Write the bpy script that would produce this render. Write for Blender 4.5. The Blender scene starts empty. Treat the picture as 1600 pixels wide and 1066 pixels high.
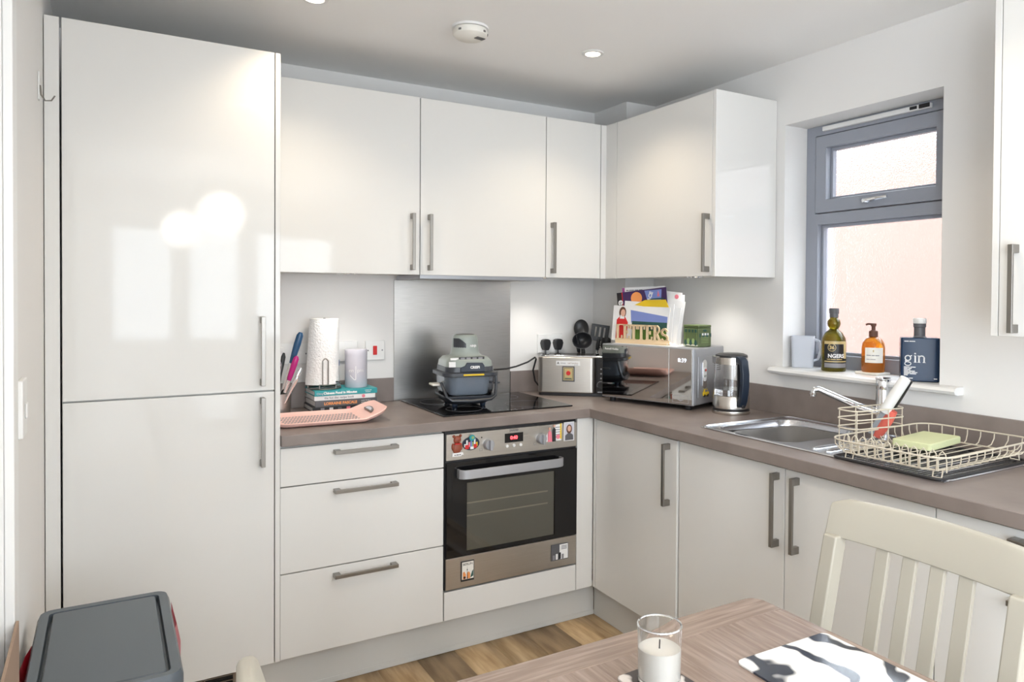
import bpy, bmesh, math, random
from mathutils import Vector, Matrix
random.seed(7)
scene = bpy.context.scene
COL = scene.collection
R = math.radians

# ------------------------------------------------------------------ camera
YAW, PITCH, ROLL = R(30.8993), -0.0149, -0.0066
FPX, CX, PY = 1148.816, 856.837, 478.132
s_, c_ = math.sin(YAW), math.cos(YAW)
sp, cp = math.sin(PITCH), math.cos(PITCH)
sr, cr = math.sin(ROLL), math.cos(ROLL)
Fv = Vector((s_*cp, c_*cp, sp)); U0 = Vector((-s_*sp, -c_*sp, cp)); R0 = Vector((c_, -s_, 0))
Rv = cr*R0 - sr*U0; Uv = sr*R0 + cr*U0
cam = bpy.data.cameras.new('camera'); camo = bpy.data.objects.new('camera', cam); COL.objects.link(camo)
m = Matrix((Rv, Uv, -Fv)).transposed().to_4x4(); m.translation = Vector((-2.3681, -3.1961, 1.3979))
camo.matrix_world = m
cam.sensor_width = 36; cam.lens = FPX/1600*36
cam.shift_x = -(CX-800)/1600; cam.shift_y = -(533-PY)/1600
cam.clip_start = .02
scene.camera = camo

# ------------------------------------------------------------------ world, exposure
w = bpy.data.worlds.new('sky'); scene.world = w; w.use_nodes = True
bg = w.node_tree.nodes['Background']; bg.inputs[0].default_value = (.82, .91, 1, 1); bg.inputs[1].default_value = 7.2
vs = scene.view_settings
vs.view_transform = 'Standard'; vs.look = 'None'; vs.exposure = 0.52; vs.gamma = 1; vs.use_curve_mapping = False

def area(name, loc, sx, sy, rot, power=0, col=(1, 1, 1), portal=False, shape='RECTANGLE', spread=180):
    l = bpy.data.lights.new(name, 'AREA'); l.shape = shape; l.size = sx; l.size_y = sy; l.energy = power; l.color = col
    l.spread = R(spread)
    o = bpy.data.objects.new(name, l); COL.objects.link(o); o.location = loc; o.rotation_euler = rot
    if portal: l.cycles.is_portal = True
    return o
REAR = -5.2
area('portal_rear', (-1.35, REAR-.1, 1.45), 2.3, 1.3, (R(90), 0, 0), portal=True)
area('portal_added_patio', (-2.7, -4.31, 1.08), 2.1, 1.65, (R(90), 0, R(-90)), portal=True)  # guides sky light through the added patio opening
WARM = (1, .83, .62)

# ------------------------------------------------------------------ materials
def mat(name, col, rough=.5, metal=0, coat=0, bump=0, bscale=100, trans=0, ior=1.5, emit=None, estr=0, spec=.5, alpha=1, sheen=0):
    mt = bpy.data.materials.new(name); mt.use_nodes = True
    n = mt.node_tree.nodes; b = n['Principled BSDF']
    b.inputs['Base Color'].default_value = (*col, 1); b.inputs['Roughness'].default_value = rough
    b.inputs['Metallic'].default_value = metal; b.inputs['IOR'].default_value = ior
    b.inputs['Coat Weight'].default_value = coat; b.inputs['Coat Roughness'].default_value = .03
    b.inputs['Transmission Weight'].default_value = trans; b.inputs['Specular IOR Level'].default_value = spec
    if emit: b.inputs['Emission Color'].default_value = (*emit, 1); b.inputs['Emission Strength'].default_value = estr
    if bump:
        t = n.new('ShaderNodeTexNoise'); t.inputs['Scale'].default_value = bscale; t.inputs['Detail'].default_value = 3
        bp = n.new('ShaderNodeBump'); bp.inputs['Strength'].default_value = bump; bp.inputs['Distance'].default_value = .01
        tc = n.new('ShaderNodeTexCoord'); L = mt.node_tree.links
        L.new(tc.outputs['Object'], t.inputs['Vector']); L.new(t.outputs['Fac'], bp.inputs['Height']); L.new(bp.outputs['Normal'], b.inputs['Normal'])
    return mt
def noise_mix(mt, c1, c2, scale=5, stretch=(1, 1, 1), detail=4, lo=.35, hi=.65, rnd=False, rough=None, bump=0):
    """two tone procedural grain in object space"""
    nt = mt.node_tree; n = nt.nodes; L = nt.links; b = n['Principled BSDF']
    tc = n.new('ShaderNodeTexCoord'); mp = n.new('ShaderNodeMapping'); mp.inputs['Scale'].default_value = stretch
    t = n.new('ShaderNodeTexNoise'); t.inputs['Scale'].default_value = scale; t.inputs['Detail'].default_value = detail
    cr_ = n.new('ShaderNodeValToRGB'); e = cr_.color_ramp.elements
    e[0].position = lo; e[0].color = (*c1, 1); e[1].position = hi; e[1].color = (*c2, 1)
    L.new(tc.outputs['Object'], mp.inputs['Vector']); L.new(mp.outputs[0], t.inputs['Vector']); L.new(t.outputs['Fac'], cr_.inputs[0])
    out = cr_.outputs[0]
    if rnd:
        oi = n.new('ShaderNodeObjectInfo'); L.new(oi.outputs['Random'], mp.inputs['Location']) 
        ad = n.new('ShaderNodeVectorMath'); ad.operation = 'SCALE'; ad.inputs['Scale'].default_value = 37
        cb = n.new('ShaderNodeCombineXYZ')
        for k in range(3): L.new(oi.outputs['Random'], cb.inputs[k])
        L.new(cb.outputs[0], ad.inputs[0]); L.new(ad.outputs[0], mp.inputs['Location'])
        hs = n.new('ShaderNodeHueSaturation'); mr = n.new('ShaderNodeMapRange'); mr.inputs['To Min'].default_value = .72; mr.inputs['To Max'].default_value = 1.2
        L.new(oi.outputs['Random'], mr.inputs['Value']); L.new(mr.outputs[0], hs.inputs['Value']); L.new(out, hs.inputs['Color']); out = hs.outputs[0]
    L.new(out, b.inputs['Base Color'])
    if bump:
        bp = n.new('ShaderNodeBump'); bp.inputs['Strength'].default_value = bump; bp.inputs['Distance'].default_value = .004
        L.new(t.outputs['Fac'], bp.inputs['Height']); L.new(bp.outputs[0], b.inputs['Normal'])
    return mt

M = {}
M['wall'] = mat('wall paint', (.80, .79, .775), .75, bump=.02, bscale=250)
M['ceil'] = mat('ceiling paint', (.90, .895, .885), .85)
M['gloss'] = mat('gloss cream lacquer', (.75, .743, .72), .05, coat=0, spec=.30, bump=.0045, bscale=60)
M['carcass'] = mat('white melamine', (.70, .69, .66), .4)
M['plinth'] = mat('matt plinth board', (.60, .60, .58), .4)
M['handle'] = mat('brushed nickel', (.29, .275, .255), .36, 1)
M['worktop'] = noise_mix(mat('brown laminate', (.3, .24, .21), .38), (.195, .160, .145), (.265, .222, .203), 7, (1, 1, 1), 6, .3, .7)
M['steel'] = noise_mix(mat('brushed steel', (.6, .58, .55), .3, 1), (.42, .41, .395), (.50, .49, .475), 6, (2, 2, 160), 3, .3, .7)
M['steelh'] = noise_mix(mat('satin steel panel', (.5, .47, .43), .36, 1), (.50, .47, .43), (.56, .53, .49), 6, (2, 2, 160), 3, .3, .7)
M['sink'] = mat('sink steel', (.66, .67, .70), .22, 1)
M['chrome'] = mat('chrome', (.82, .83, .85), .07, 1)
M['black'] = mat('black plastic', (.018, .018, .02), .38)
M['blackgloss'] = mat('black glass', (.006, .006, .007), .04)
M['darkhole'] = mat('dark gap', (.012, .011, .01), .8)
M['white'] = mat('white plastic', (.80, .80, .79), .35)
M['paper'] = mat('white paper', (.82, .82, .82), .8)
M['cream'] = mat('cream painted wood', (.45, .425, .36), .38, bump=.01, bscale=60)
M['navy'] = mat('dark navy plastic', (.012, .022, .042), .35)
M['bin'] = mat('slate grey plastic', (.082, .10, .118), .36, bump=.01, bscale=400)
M['binbody'] = mat('dark blue grey plastic', (.02, .04, .06), .38)
M['red'] = mat('red plastic film', (.55, .01, .04), .3)
M['pinkfilm'] = mat('pink plastic film', (.8, .22, .28), .3)
M['oak'] = noise_mix(mat('oak plank', (.4, .27, .14), .42), (.29, .18, .085), (.60, .43, .245), 5, (7, .9, 7), 6, .3, .7, rnd=True, bump=.1)
M['table'] = noise_mix(mat('limed brown oak', (.3, .2, .14), .22, coat=.3), (.25, .18, .142), (.40, .315, .268), 16, (7, .45, 7), 6, .40, .80, bump=.03)
M['tableend'] = noise_mix(mat('limed brown oak end', (.3, .2, .14), .22, coat=.3), (.25, .18, .142), (.40, .315, .268), 16, (.45, 7, 7), 6, .40, .80, bump=.03)
M['frame'] = mat('grey window frame', (.30, .32, .37), .35)
M['wood'] = mat('pale plywood', (.74, .57, .36), .6)
M['card'] = mat('brown cardboard', (.34, .24, .18), .8)
M['pink'] = mat('pink plastic', (.86, .55, .49), .4)
M['greyrub'] = mat('grey rubber', (.16, .155, .15), .5)
M['wire'] = mat('cream coated wire', (.62, .56, .45), .35)
M['blackwire'] = mat('black coated wire', (.02, .02, .022), .35)
M['sponge'] = mat('pale green cloth', (.66, .70, .42), .9, bump=.2, bscale=250)
M['clear'] = mat('clear glass', (1, 1, 1), .01, trans=1, ior=1.45)
M['smoked'] = mat('smoked glass', (.80, .84, .9), .02, trans=1, ior=1.3)
M['amber'] = mat('amber glass', (.75, .26, .02), .04, trans=.75, ior=1.4)
M['olive'] = mat('olive glass', (.20, .16, .01), .05, trans=.7, ior=1.4)
M['gin'] = mat('dark blue glass', (.010, .030, .075), .25, trans=.1, spec=.25)
M['wax'] = mat('white wax', (.82, .80, .74), .5)
M['sage'] = mat('sage grey plastic', (.30, .345, .325), .32)
M['charcoal'] = mat('charcoal plastic', (.035, .04, .05), .35)
M['yellow'] = mat('yellow', (.80, .55, .02), .5)
M['teal'] = mat('teal cover', (.02, .30, .33), .45)
M['greycover'] = mat('grey cover', (.10, .10, .11), .45)
M['orange'] = mat('orange print', (.85, .33, .10), .6)
M['blueink'] = mat('blue ink', (.20, .26, .58), .6)
M['green'] = mat('green tin', (.105, .145, .055), .35)
M['greenlight'] = mat('light green print', (.30, .42, .16), .45)
M['grass'] = mat('landscape green print', (.10, .2, .03), .6)
M['lilac'] = mat('pale lilac ceramic', (.60, .59, .66), .45)
M['blue'] = mat('blue handle', (.015, .07, .16), .3)
M['magenta'] = mat('magenta handle', (.42, .01, .17), .3)
M['skin'] = mat('printed skin tone', (.72, .42, .31), .6)
M['hair'] = mat('printed brown', (.12, .05, .03), .6)
M['redprint'] = mat('red print', (.60, .02, .02), .6)
M['purple'] = mat('dark purple print', (.05, .02, .10), .4)
M['plum'] = mat('plum print', (.28, .05, .22), .5)
M['darkgreen'] = mat('dark green print', (.02, .08, .07), .5)
M['greyprint'] = mat('grey print', (.25, .25, .27), .5)
M['brown'] = mat('brown resin', (.28, .07, .035), .5)
M['gold'] = mat('gold print', (.55, .43, .2), .4)
M['rubyled'] = mat('red led', (.8, .02, .02), .5, emit=(1, .05, .06), estr=4)
M['whiteled'] = mat('white led', (.8, .85, 1), .5, emit=(.8, .88, 1), estr=1)
M['lens'] = mat('lit lamp lens', (1, .9, .75), .5, emit=(1, .86, .66), estr=14)
M['globe'] = mat('lit opal globe', (1, .95, .88), .5, emit=(1, .93, .84), estr=10)
M['mirror'] = mat('mirror door', (.55, .54, .53), .035, 1)
M['silver'] = mat('silver paint', (.42, .43, .46), .38, .6)
M['towel'] = mat('kitchen paper', (.84, .84, .83), .95, bump=.5, bscale=120)
M['jug'] = mat('frosted white plastic', (.80, .84, .92), .35, trans=.35)
M['coral'] = mat('coral soap', (.78, .16, .12), .35, trans=.1)
M['cloudy'] = mat('grey blue plastic', (.3, .33, .36), .4)
M['ovenreflection'] = mat('painted oven reflection', (.29, .265, .225), .3)  # brown grey stands in for the room reflected in the oven window
M['kettlesteel'] = mat('kettle steel', (.62, .59, .55), .24, 1)
M['brick'] = noise_mix(mat('peach brick render', (.2, .1, .08), .9), (.17, .095, .075), (.21, .12, .095), 3)
M['ground'] = mat('paving', (.35, .34, .32), .9)

def frosted():
    mt = mat('frosted glass', (1, 1, 1), .24, trans=1, ior=1.25, bump=.35, bscale=160)
    return mt
M['frost'] = frosted()
def pane_mat():
    mt = bpy.data.materials.new('thin clear pane'); mt.use_nodes = True; n = mt.node_tree.nodes; L = mt.node_tree.links
    n.remove(n['Principled BSDF']); t = n.new('ShaderNodeBsdfTransparent'); t.inputs[0].default_value = (.8, .8, .78, 1)
    g = n.new('ShaderNodeBsdfGlossy'); g.inputs['Roughness'].default_value = .03
    f = n.new('ShaderNodeFresnel'); f.inputs[0].default_value = 1.5; mx = n.new('ShaderNodeMixShader')
    L.new(f.outputs[0], mx.inputs[0]); L.new(t.outputs[0], mx.inputs[1]); L.new(g.outputs[0], mx.inputs[2]); L.new(mx.outputs[0], n['Material Output'].inputs[0])
    return mt
M['pane'] = pane_mat()
def marble(name, c1, c2, scale, dist, lo, hi):
    mt = mat(name, c1, .12); nt = mt.node_tree; n = nt.nodes; L = nt.links
    tc = n.new('ShaderNodeTexCoord'); t = n.new('ShaderNodeTexWave'); t.inputs['Scale'].default_value = scale; t.inputs['Distortion'].default_value = dist
    t.inputs['Detail'].default_value = 3; t.inputs['Detail Scale'].default_value = 1.2
    r = n.new('ShaderNodeValToRGB'); e = r.color_ramp.elements; e[0].position = lo; e[0].color = (*c2, 1); e[1].position = hi; e[1].color = (*c1, 1)
    L.new(tc.outputs['Object'], t.inputs[0]); L.new(t.outputs['Fac'], r.inputs[0]); L.new(r.outputs[0], n['Principled BSDF'].inputs['Base Color'])
    return mt
M['marblemat'] = marble('white ink marble print', (.80, .79, .77), (.03, .035, .05), 3.6, 11, .08, .20)
M['marblecoaster'] = marble('dark marble print', (.06, .05, .05), (.75, .7, .66), 8, 7, .05, .2)

# ------------------------------------------------------------------ mesh helpers
WORLD = set()
def root_of(o):
    while o.parent: o = o.parent
    return o
def P(name, bm, material, parent=None, bev=0, smooth=False, seg=2, label=None):
    if parent is not None:
        r = root_of(parent)
        if r.name in WORLD: bmesh.ops.translate(bm, verts=bm.verts, vec=-r.location)
    bmesh.ops.recalc_face_normals(bm, faces=bm.faces)
    me = bpy.data.meshes.new(name); bm.to_mesh(me); bm.free()
    me.materials.append(M[material] if isinstance(material, str) else material)
    if smooth:
        me.polygons.foreach_set('use_smooth', [True]*len(me.polygons))
    o = bpy.data.objects.new(name, me); COL.objects.link(o)
    if parent is not None: o.parent = parent
    if bev:
        md = o.modifiers.new('bevel', 'BEVEL'); md.width = bev; md.segments = seg; md.limit_method = 'ANGLE'; md.angle_limit = R(40)
        me.polygons.foreach_set('use_smooth', [True]*len(me.polygons)); md.harden_normals = True
    elif smooth:
        md = o.modifiers.new('es', 'EDGE_SPLIT'); md.split_angle = R(42)
    if label: o['label'] = label
    return o
def bx(bm, x0, x1, y0, y1, z0, z1, mtx=None):
    vs_ = [bm.verts.new((x, y, z)) for z in (z0, z1) for y in (y0, y1) for x in (x0, x1)]
    for f in ((0, 2, 3, 1), (4, 5, 7, 6), (0, 1, 5, 4), (2, 6, 7, 3), (0, 4, 6, 2), (1, 3, 7, 5)): bm.faces.new([vs_[i] for i in f])
    if mtx is not None: bmesh.ops.transform(bm, matrix=mtx, verts=vs_)
    return vs_
def B(name, x0, x1, y0, y1, z0, z1, material, parent=None, bev=.0015, mtx=None, label=None):
    bm = bmesh.new(); bx(bm, x0, x1, y0, y1, z0, z1, mtx); return P(name, bm, material, parent, bev, label=label)
def lathe(bm, prof, seg=28, cx=0, cy=0, mtx=None, sx=1, sy=1):
    rings = []; new = []
    for r, z in prof:
        if r < 1e-6: v = [bm.verts.new((cx, cy, z))]
        else: v = [bm.verts.new((cx+sx*r*math.cos(2*math.pi*k/seg), cy+sy*r*math.sin(2*math.pi*k/seg), z)) for k in range(seg)]
        rings.append(v); new += v
    for a, b in zip(rings, rings[1:]):
        for k in range(seg):
            k2 = (k+1) % seg
            if len(a) == 1 and len(b) == 1: continue
            if len(a) == 1: bm.faces.new((a[0], b[k], b[k2]))
            elif len(b) == 1: bm.faces.new((a[k], a[k2], b[0]))
            else: bm.faces.new((a[k], a[k2], b[k2], b[k]))
    if mtx is not None: bmesh.ops.transform(bm, matrix=mtx, verts=new)
def LA(name, prof, material, parent=None, seg=28, cx=0, cy=0, mtx=None, label=None, sx=1, sy=1):
    bm = bmesh.new(); lathe(bm, prof, seg, cx, cy, mtx, sx, sy); return P(name, bm, material, parent, smooth=True, label=label)
def tube(bm, pts, r, seg=6, closed=False, rs=None):
    pts = [Vector(p) for p in pts]; n = len(pts); rings = []; up = None
    for i, p in enumerate(pts):
        a = pts[i-1] if (i > 0 or closed) else p; b = pts[(i+1) % n] if (i < n-1 or closed) else p
        t = (b-a).normalized()
        if up is None: up = t.orthogonal().normalized()
        up = (up - t*up.dot(t)); up = up.normalized() if up.length > 1e-6 else t.orthogonal().normalized()
        sd = t.cross(up); rr = rs[i] if rs else r
        rings.append([bm.verts.new(p + (up*math.cos(2*math.pi*k/seg) + sd*math.sin(2*math.pi*k/seg))*rr) for k in range(seg)])
    for i in range(n if closed else n-1):
        a, b = rings[i], rings[(i+1) % n]
        off = 0
        if closed and i == n-1: off = min(range(seg), key=lambda q: (a[0].co-b[q].co).length)
        for k in range(seg): bm.faces.new((a[k], a[(k+1) % seg], b[(k+1+off) % seg], b[(k+off) % seg]))
    if not closed: bm.faces.new(rings[0]); bm.faces.new(rings[-1])
def TU(name, pts, r, material, parent=None, seg=8, closed=False, rs=None, label=None):
    bm = bmesh.new(); tube(bm, pts, r, seg, closed, rs); return P(name, bm, material, parent, smooth=True, label=label)
def prism(bm, poly, a0, a1, plane='xz', mtx=None):
    """poly in plane, extruded a0..a1 along the third axis"""
    def mk(p, a):
        return {'xz': (p[0], a, p[1]), 'xy': (p[0], p[1], a), 'yz': (a, p[0], p[1])}[plane]
    A = [bm.verts.new(mk(p, a0)) for p in poly]; Bv = [bm.verts.new(mk(p, a1)) for p in poly]; n = len(poly)
    bm.faces.new(A); bm.faces.new(Bv[::-1])
    for i in range(n): bm.faces.new((A[i], A[(i+1) % n], Bv[(i+1) % n], Bv[i]))
    if mtx is not None: bmesh.ops.transform(bm, matrix=mtx, verts=A+Bv)
def PR(name, poly, a0, a1, material, parent=None, plane='xz', bev=0, mtx=None, label=None):
    bm = bmesh.new(); prism(bm, poly, a0, a1, plane, mtx); return P(name, bm, material, parent, bev, label=label)
def rrect(x0, x1, y0, y1, r, n=5):
    pts = []
    for cx, cy, a in ((x1-r, y1-r, 0), (x0+r, y1-r, 90), (x0+r, y0+r, 180), (x1-r, y0+r, 270)):
        for k in range(n+1): t = R(a+90*k/n); pts.append((cx+r*math.cos(t), cy+r*math.sin(t)))
    return pts
def circ(cx, cy, r, n=24, ry=None): return [(cx+r*math.cos(2*math.pi*k/n), cy+(ry or r)*math.sin(2*math.pi*k/n)) for k in range(n)]
def ribbon(bm, pts, wd, a0, a1, mtx=None):
    """polyline of given width in the xz plane, extruded along y a0..a1"""
    for p, q in zip(pts, pts[1:]):
        d = Vector((q[0]-p[0], q[1]-p[1])); L = d.length
        if L < 1e-7: continue
        d /= L; nx, nz = -d.y*wd/2, d.x*wd/2; e = d*wd*.18
        prism(bm, [(p[0]-e.x+nx, p[1]-e.y+nz), (p[0]-e.x-nx, p[1]-e.y-nz), (q[0]+e.x-nx, q[1]+e.y-nz), (q[0]+e.x+nx, q[1]+e.y+nz)], a0, a1, 'xz', mtx)
def thing(name, label, cat, loc=(0, 0, 0), rotz=0, group=None, world=False):
    o = bpy.data.objects.new(name, None); COL.objects.link(o); o.location = loc; o.rotation_euler = (0, 0, rotz)
    o.empty_display_size = .05
    o['label'] = label; o['category'] = cat
    if group: o['group'] = group
    if world: WORLD.add(o.name)
    return o
def tag(o, label, cat, group=None):
    o['label'] = label; o['category'] = cat
    if group: o['group'] = group
    return o
def struct(o): o['kind'] = 'structure'; return o
FRONT = Matrix.Rotation(R(90), 4, 'X')      # text plane -> facing -y
def text_bm(body, size, depth=.0004, align='CENTER', bold=0, sx=1):
    cu = bpy.data.curves.new('t', 'FONT'); cu.body = body; cu.size = size; cu.extrude = depth; cu.align_x = align; cu.offset = bold; cu.resolution_u = 3
    o = bpy.data.objects.new('t', cu); COL.objects.link(o)
    bpy.context.view_layer.update()
    me = bpy.data.meshes.new_from_object(o.evaluated_get(bpy.context.evaluated_depsgraph_get()))
    bm = bmesh.new(); bm.from_mesh(me); bpy.data.objects.remove(o); bpy.data.meshes.remove(me); bpy.data.curves.remove(cu)
    if sx != 1: bmesh.ops.scale(bm, vec=(sx, 1, 1), verts=bm.verts)
    return bm
def TX(name, body, size, material, parent, mtx, align='CENTER', bold=0, sx=1, depth=.0004):
    bm = text_bm(body, size, depth, align, bold, sx); bmesh.ops.transform(bm, matrix=mtx @ FRONT, verts=bm.verts)
    return P(name, bm, material, parent)
def SM(parent, x, z, words, h, material, y, mtx=None, wrap=None):
    """a line of print too small to read: a row of word-long marks"""
    bm = bmesh.new()
    for wd in words:
        n = 4 if wrap else 1
        for q in range(n): bx(bm, x+wd*q/n, x+wd*(q+1)/n, y, y+.0006, z, z+h)
        x += wd+h*.7
    if wrap: wrapz(bm, wrap)
    if mtx is not None: bmesh.ops.transform(bm, matrix=mtx, verts=bm.verts)
    return P('small_print', bm, material, parent)
def wrapz(bm, r, ang0=0):
    """bend things modelled flat in xz (facing -y) around a vertical cylinder of radius r"""
    for v in bm.verts:
        a = v.co.x/r + ang0; rr = r - v.co.y
        v.co = Vector((rr*math.sin(a), -rr*math.cos(a), v.co.z))
T = Matrix.Translation
def cells(name, us, vs2, solid, a0, a1, plane, material, parent=None, bev=0):
    """slab made from a grid of cells with holes"""
    bm = bmesh.new(); V = {}
    ax = {'xy': lambda u, v, a: (u, v, a), 'yz': lambda u, v, a: (a, u, v), 'xz': lambda u, v, a: (u, a, v)}[plane]
    def g(i, j, k):
        if (i, j, k) not in V: V[(i, j, k)] = bm.verts.new(ax(us[i], vs2[j], (a0, a1)[k]))
        return V[(i, j, k)]
    ok = lambda i, j: 0 <= i < len(us)-1 and 0 <= j < len(vs2)-1 and solid((us[i]+us[i+1])/2, (vs2[j]+vs2[j+1])/2)
    for i in range(len(us)-1):
        for j in range(len(vs2)-1):
            if not ok(i, j): continue
            for k in (0, 1): bm.faces.new((g(i, j, k), g(i+1, j, k), g(i+1, j+1, k), g(i, j+1, k)))
            for (di, dj, p, q) in ((-1, 0, (i, j), (i, j+1)), (1, 0, (i+1, j), (i+1, j+1)), (0, -1, (i, j), (i+1, j)), (0, 1, (i, j+1), (i+1, j+1))):
                if not ok(i+di, j+dj): bm.faces.new((g(*p, 0), g(*q, 0), g(*q, 1), g(*p, 1)))
    return P(name, bm, material, parent, bev)

# ------------------------------------------------------------------ the room
ZC, XL = 2.351, -2.53
struct(cells('wall_back', [XL-.2, .3], [0, ZC], lambda u, v: True, 0, .2, 'xz', 'wall'))
WY0, WY1, WZ0, WZ1 = -1.772, -1.110, 1.085, 2.096
struct(cells('wall_right', [REAR-.2, WY0, WY1, 0], [0, WZ0, WZ1, ZC], lambda u, v: not (WY0 < u < WY1 and WZ0 < v < WZ1), 0, .28, 'yz', 'wall'))
PT = (-5.12, -3.50)  # unseen patio opening, added to the left wall to let in more daylight
struct(cells('wall_left', [REAR-.2, PT[0], PT[1], -2.36, -1.57, 0], [0, 2.03, 2.12, ZC], lambda u, v: not ((-2.36 < u < -1.57 and v < 2.03) or (PT[0] < u < PT[1] and v < 2.12)), XL-.12, XL, 'yz', 'wall'))
pd = struct(bpy.data.objects.new('added_window_3', None)); COL.objects.link(pd)  # frame of the added opening behind the camera
cells('added_patio_frame', [PT[0], PT[0]+.06, (PT[0]+PT[1])/2-.05, (PT[0]+PT[1])/2+.05, PT[1]-.06, PT[1]], [0, .08, 2.05, 2.12], lambda u, v: not (.08 < v < 2.05 and (PT[0]+.06 < u < (PT[0]+PT[1])/2-.05 or (PT[0]+PT[1])/2+.05 < u < PT[1]-.06)), XL-.09, XL-.03, 'yz', 'white', pd, .003)
RX = (-2.40, -0.30)
struct(cells('wall_rear', [XL, RX[0], RX[1], 0], [0, .92, 2.02, ZC], lambda u, v: not (RX[0] < u < RX[1] and .92 < v < 2.02), REAR-.2, REAR, 'xz', 'wall'))
struct(B('ceiling', XL-.12, .28, REAR-.2, .2, ZC, ZC+.1, 'ceil', bev=0))
struct(B('wall_pipe_boxing', -.1815, 0, -.2787, 0, .9, ZC, 'wall', bev=.002))
fl = struct(B('floor', XL-.12, .28, REAR-.2, .2, -.06, -.008, 'darkhole', bev=0))
pw = .1535; px = -1.36 - 8*pw; k = 0; PM = {}
while px < 0:
    x0, x1 = max(px, XL), min(px+pw, 0)
    y = (.30, .04, .66, .17, .24, .70)[k % 6]
    while y > REAR and x1 > x0:
        ya, yb = max(y-1.2, REAR), min(y, 0)
        if yb - ya > .02:
            key = (round(x1-x0, 4), round(yb-ya, 4))
            if key not in PM:
                o = B('plank', -key[0]/2+.0007, key[0]/2-.0007, -key[1]/2+.0007, key[1]/2-.0007, -.008, 0, 'oak', fl, bev=.0012); PM[key] = o.data
            else:
                o = bpy.data.objects.new('plank', PM[key]); COL.objects.link(o); o.parent = fl
            o.location = ((x0+x1)/2, (ya+yb)/2, 0)
        y -= 1.2
    px += pw; k += 1
d1 = struct(thing('door_1', 'white panel door in the left wall', 'door', (XL-.03, -1.965, 0), world=True)); del d1['category']
B('door_leaf', XL-.06, XL-.022, -2.355, -1.575, .005, 2.025, 'white', d1)
TU('lever', [(XL-.022, -2.29, 1), (XL+.03, -2.29, 1), (XL+.03, -2.18, 1)], .008, 'handle', d1)
struct(cells('trim_1', [-2.43, -2.36, -1.57, -1.50], [0, 2.03, 2.10], lambda u, v: not (-2.36 < u < -1.57 and v < 2.03), XL, XL+.016, 'yz', 'white', bev=.003))
# rear window frame
wr = struct(bpy.data.objects.new('window_2', None)); COL.objects.link(wr)
xs = [RX[0], -2.33, -1.90, -1.74, -1.35, -1.18, -.36, RX[1]]
cells('window_frame', xs, [.92, .99, 1.95, 2.02], lambda u, v: not (.99 < v < 1.95 and (-2.33 < u < -1.90 or -1.74 < u < -1.35 or -1.18 < u < -.36)), REAR-.12, REAR-.06, 'xz', 'white', wr, .003)
# kitchen window
FX = .13
w1 = struct(bpy.data.objects.new('window_1', None)); COL.objects.link(w1)
UY0, UY1, UZ0, UZ1 = -1.672, -1.212, 1.792, 2.002     # upper glass
LY0, LY1, LZ0, LZ1 = -1.712, -1.170, 1.165, 1.692     # lower glass
ys = sorted({WY0, LY0, UY0-.055, UY1+.055, LY1, WY1}); zs = [WZ0, LZ0, LZ1, 1.737, 2.055, WZ1]
sa0, sa1, sz0, sz1 = UY0-.055, UY1+.055, 1.737, 2.055
cells('window_frame', ys, zs, lambda u, v: not ((LY0 < u < LY1 and LZ0 < v < LZ1) or (sa0 < u < sa1 and sz0 < v < sz1)), FX, FX+.07, 'yz', 'frame', w1, .003)
sash = cells('opening_sash', [sa0+.003, UY0, UY1, sa1-.003], [sz0+.003, UZ0, UZ1, sz1-.003], lambda u, v: not (UY0 < u < UY1 and UZ0 < v < UZ1), FX-.006, FX+.06, 'yz', 'frame', w1, .003)
B('pane', FX+.045, FX+.050, UY0-.002, UY1+.002, UZ0-.002, UZ1+.002, 'frost', w1, bev=0)
B('pane', FX+.045, FX+.050, LY0-.002, LY1+.002, LZ0-.002, LZ1+.002, 'frost', w1, bev=0)
for (a, b, c, d) in ((UY0, UY1, UZ0, UZ1), (LY0, LY1, LZ0, LZ1)):
    cells('glazing_bead', [a, a+.012, b-.012, b], [c, c+.012, d-.012, d], lambda u, v, a=a, b=b, c=c, d=d: not (a+.012 < u < b-.012 and c+.012 < v < d-.012), FX+.022, FX+.044, 'yz', 'frame', w1, .002)
TU('sash_handle', [(FX-.008, -1.40, 1.765), (FX-.028, -1.405, 1.765), (FX-.032, -1.44, 1.768), (FX-.028, -1.50, 1.772)], .008, 'chrome', w1, rs=[.011, .011, .008, .006])
tv = B('trickle_vent', FX-.018, FX, -1.655, -1.20, 2.068, 2.086, 'white', w1, .003)
B('vent_slider', FX-.021, FX-.017, -1.655, -1.615, 2.07, 2.085, 'black', tv, .001); B('vent_slider', FX-.021, FX-.017, -1.607, -1.58, 2.072, 2.083, 'black', tv, .001)
struct(PR('window_sill', [(-.035, 1.083), (-.047, 1.087), (-.052, 1.096), (-.047, 1.105), (-.035, 1.109), (.13, 1.111), (.13, 1.083)], -1.852, -1.075, 'white', plane='xz', bev=0))
bpy.data.objects['window_sill'].data.transform(Matrix.Identity(4))
# outside the kitchen window: the neighbouring brick house and paving
nb = thing('neighbour_house', 'peach coloured brick side wall of the house outside the frosted window', 'house', (3.2, -1.5, -.5))
cells('wall_face', [-4.5, -.62, .40, 4.5], [-.0, 1.9, 2.6, 3.45], lambda u, v: True, 0, .25, 'yz', 'brick', nb)
PR('roof_verge', [(-4.6, 3.43), (4.6, 3.43), (4.6, 3.5), (-4.6, 3.5)], -.15, .4, 'ground', nb, 'yz')
struct(B('ground_outside', .28, 9, -9, 6, -.6, -.5, 'ground', bev=0))

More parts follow.
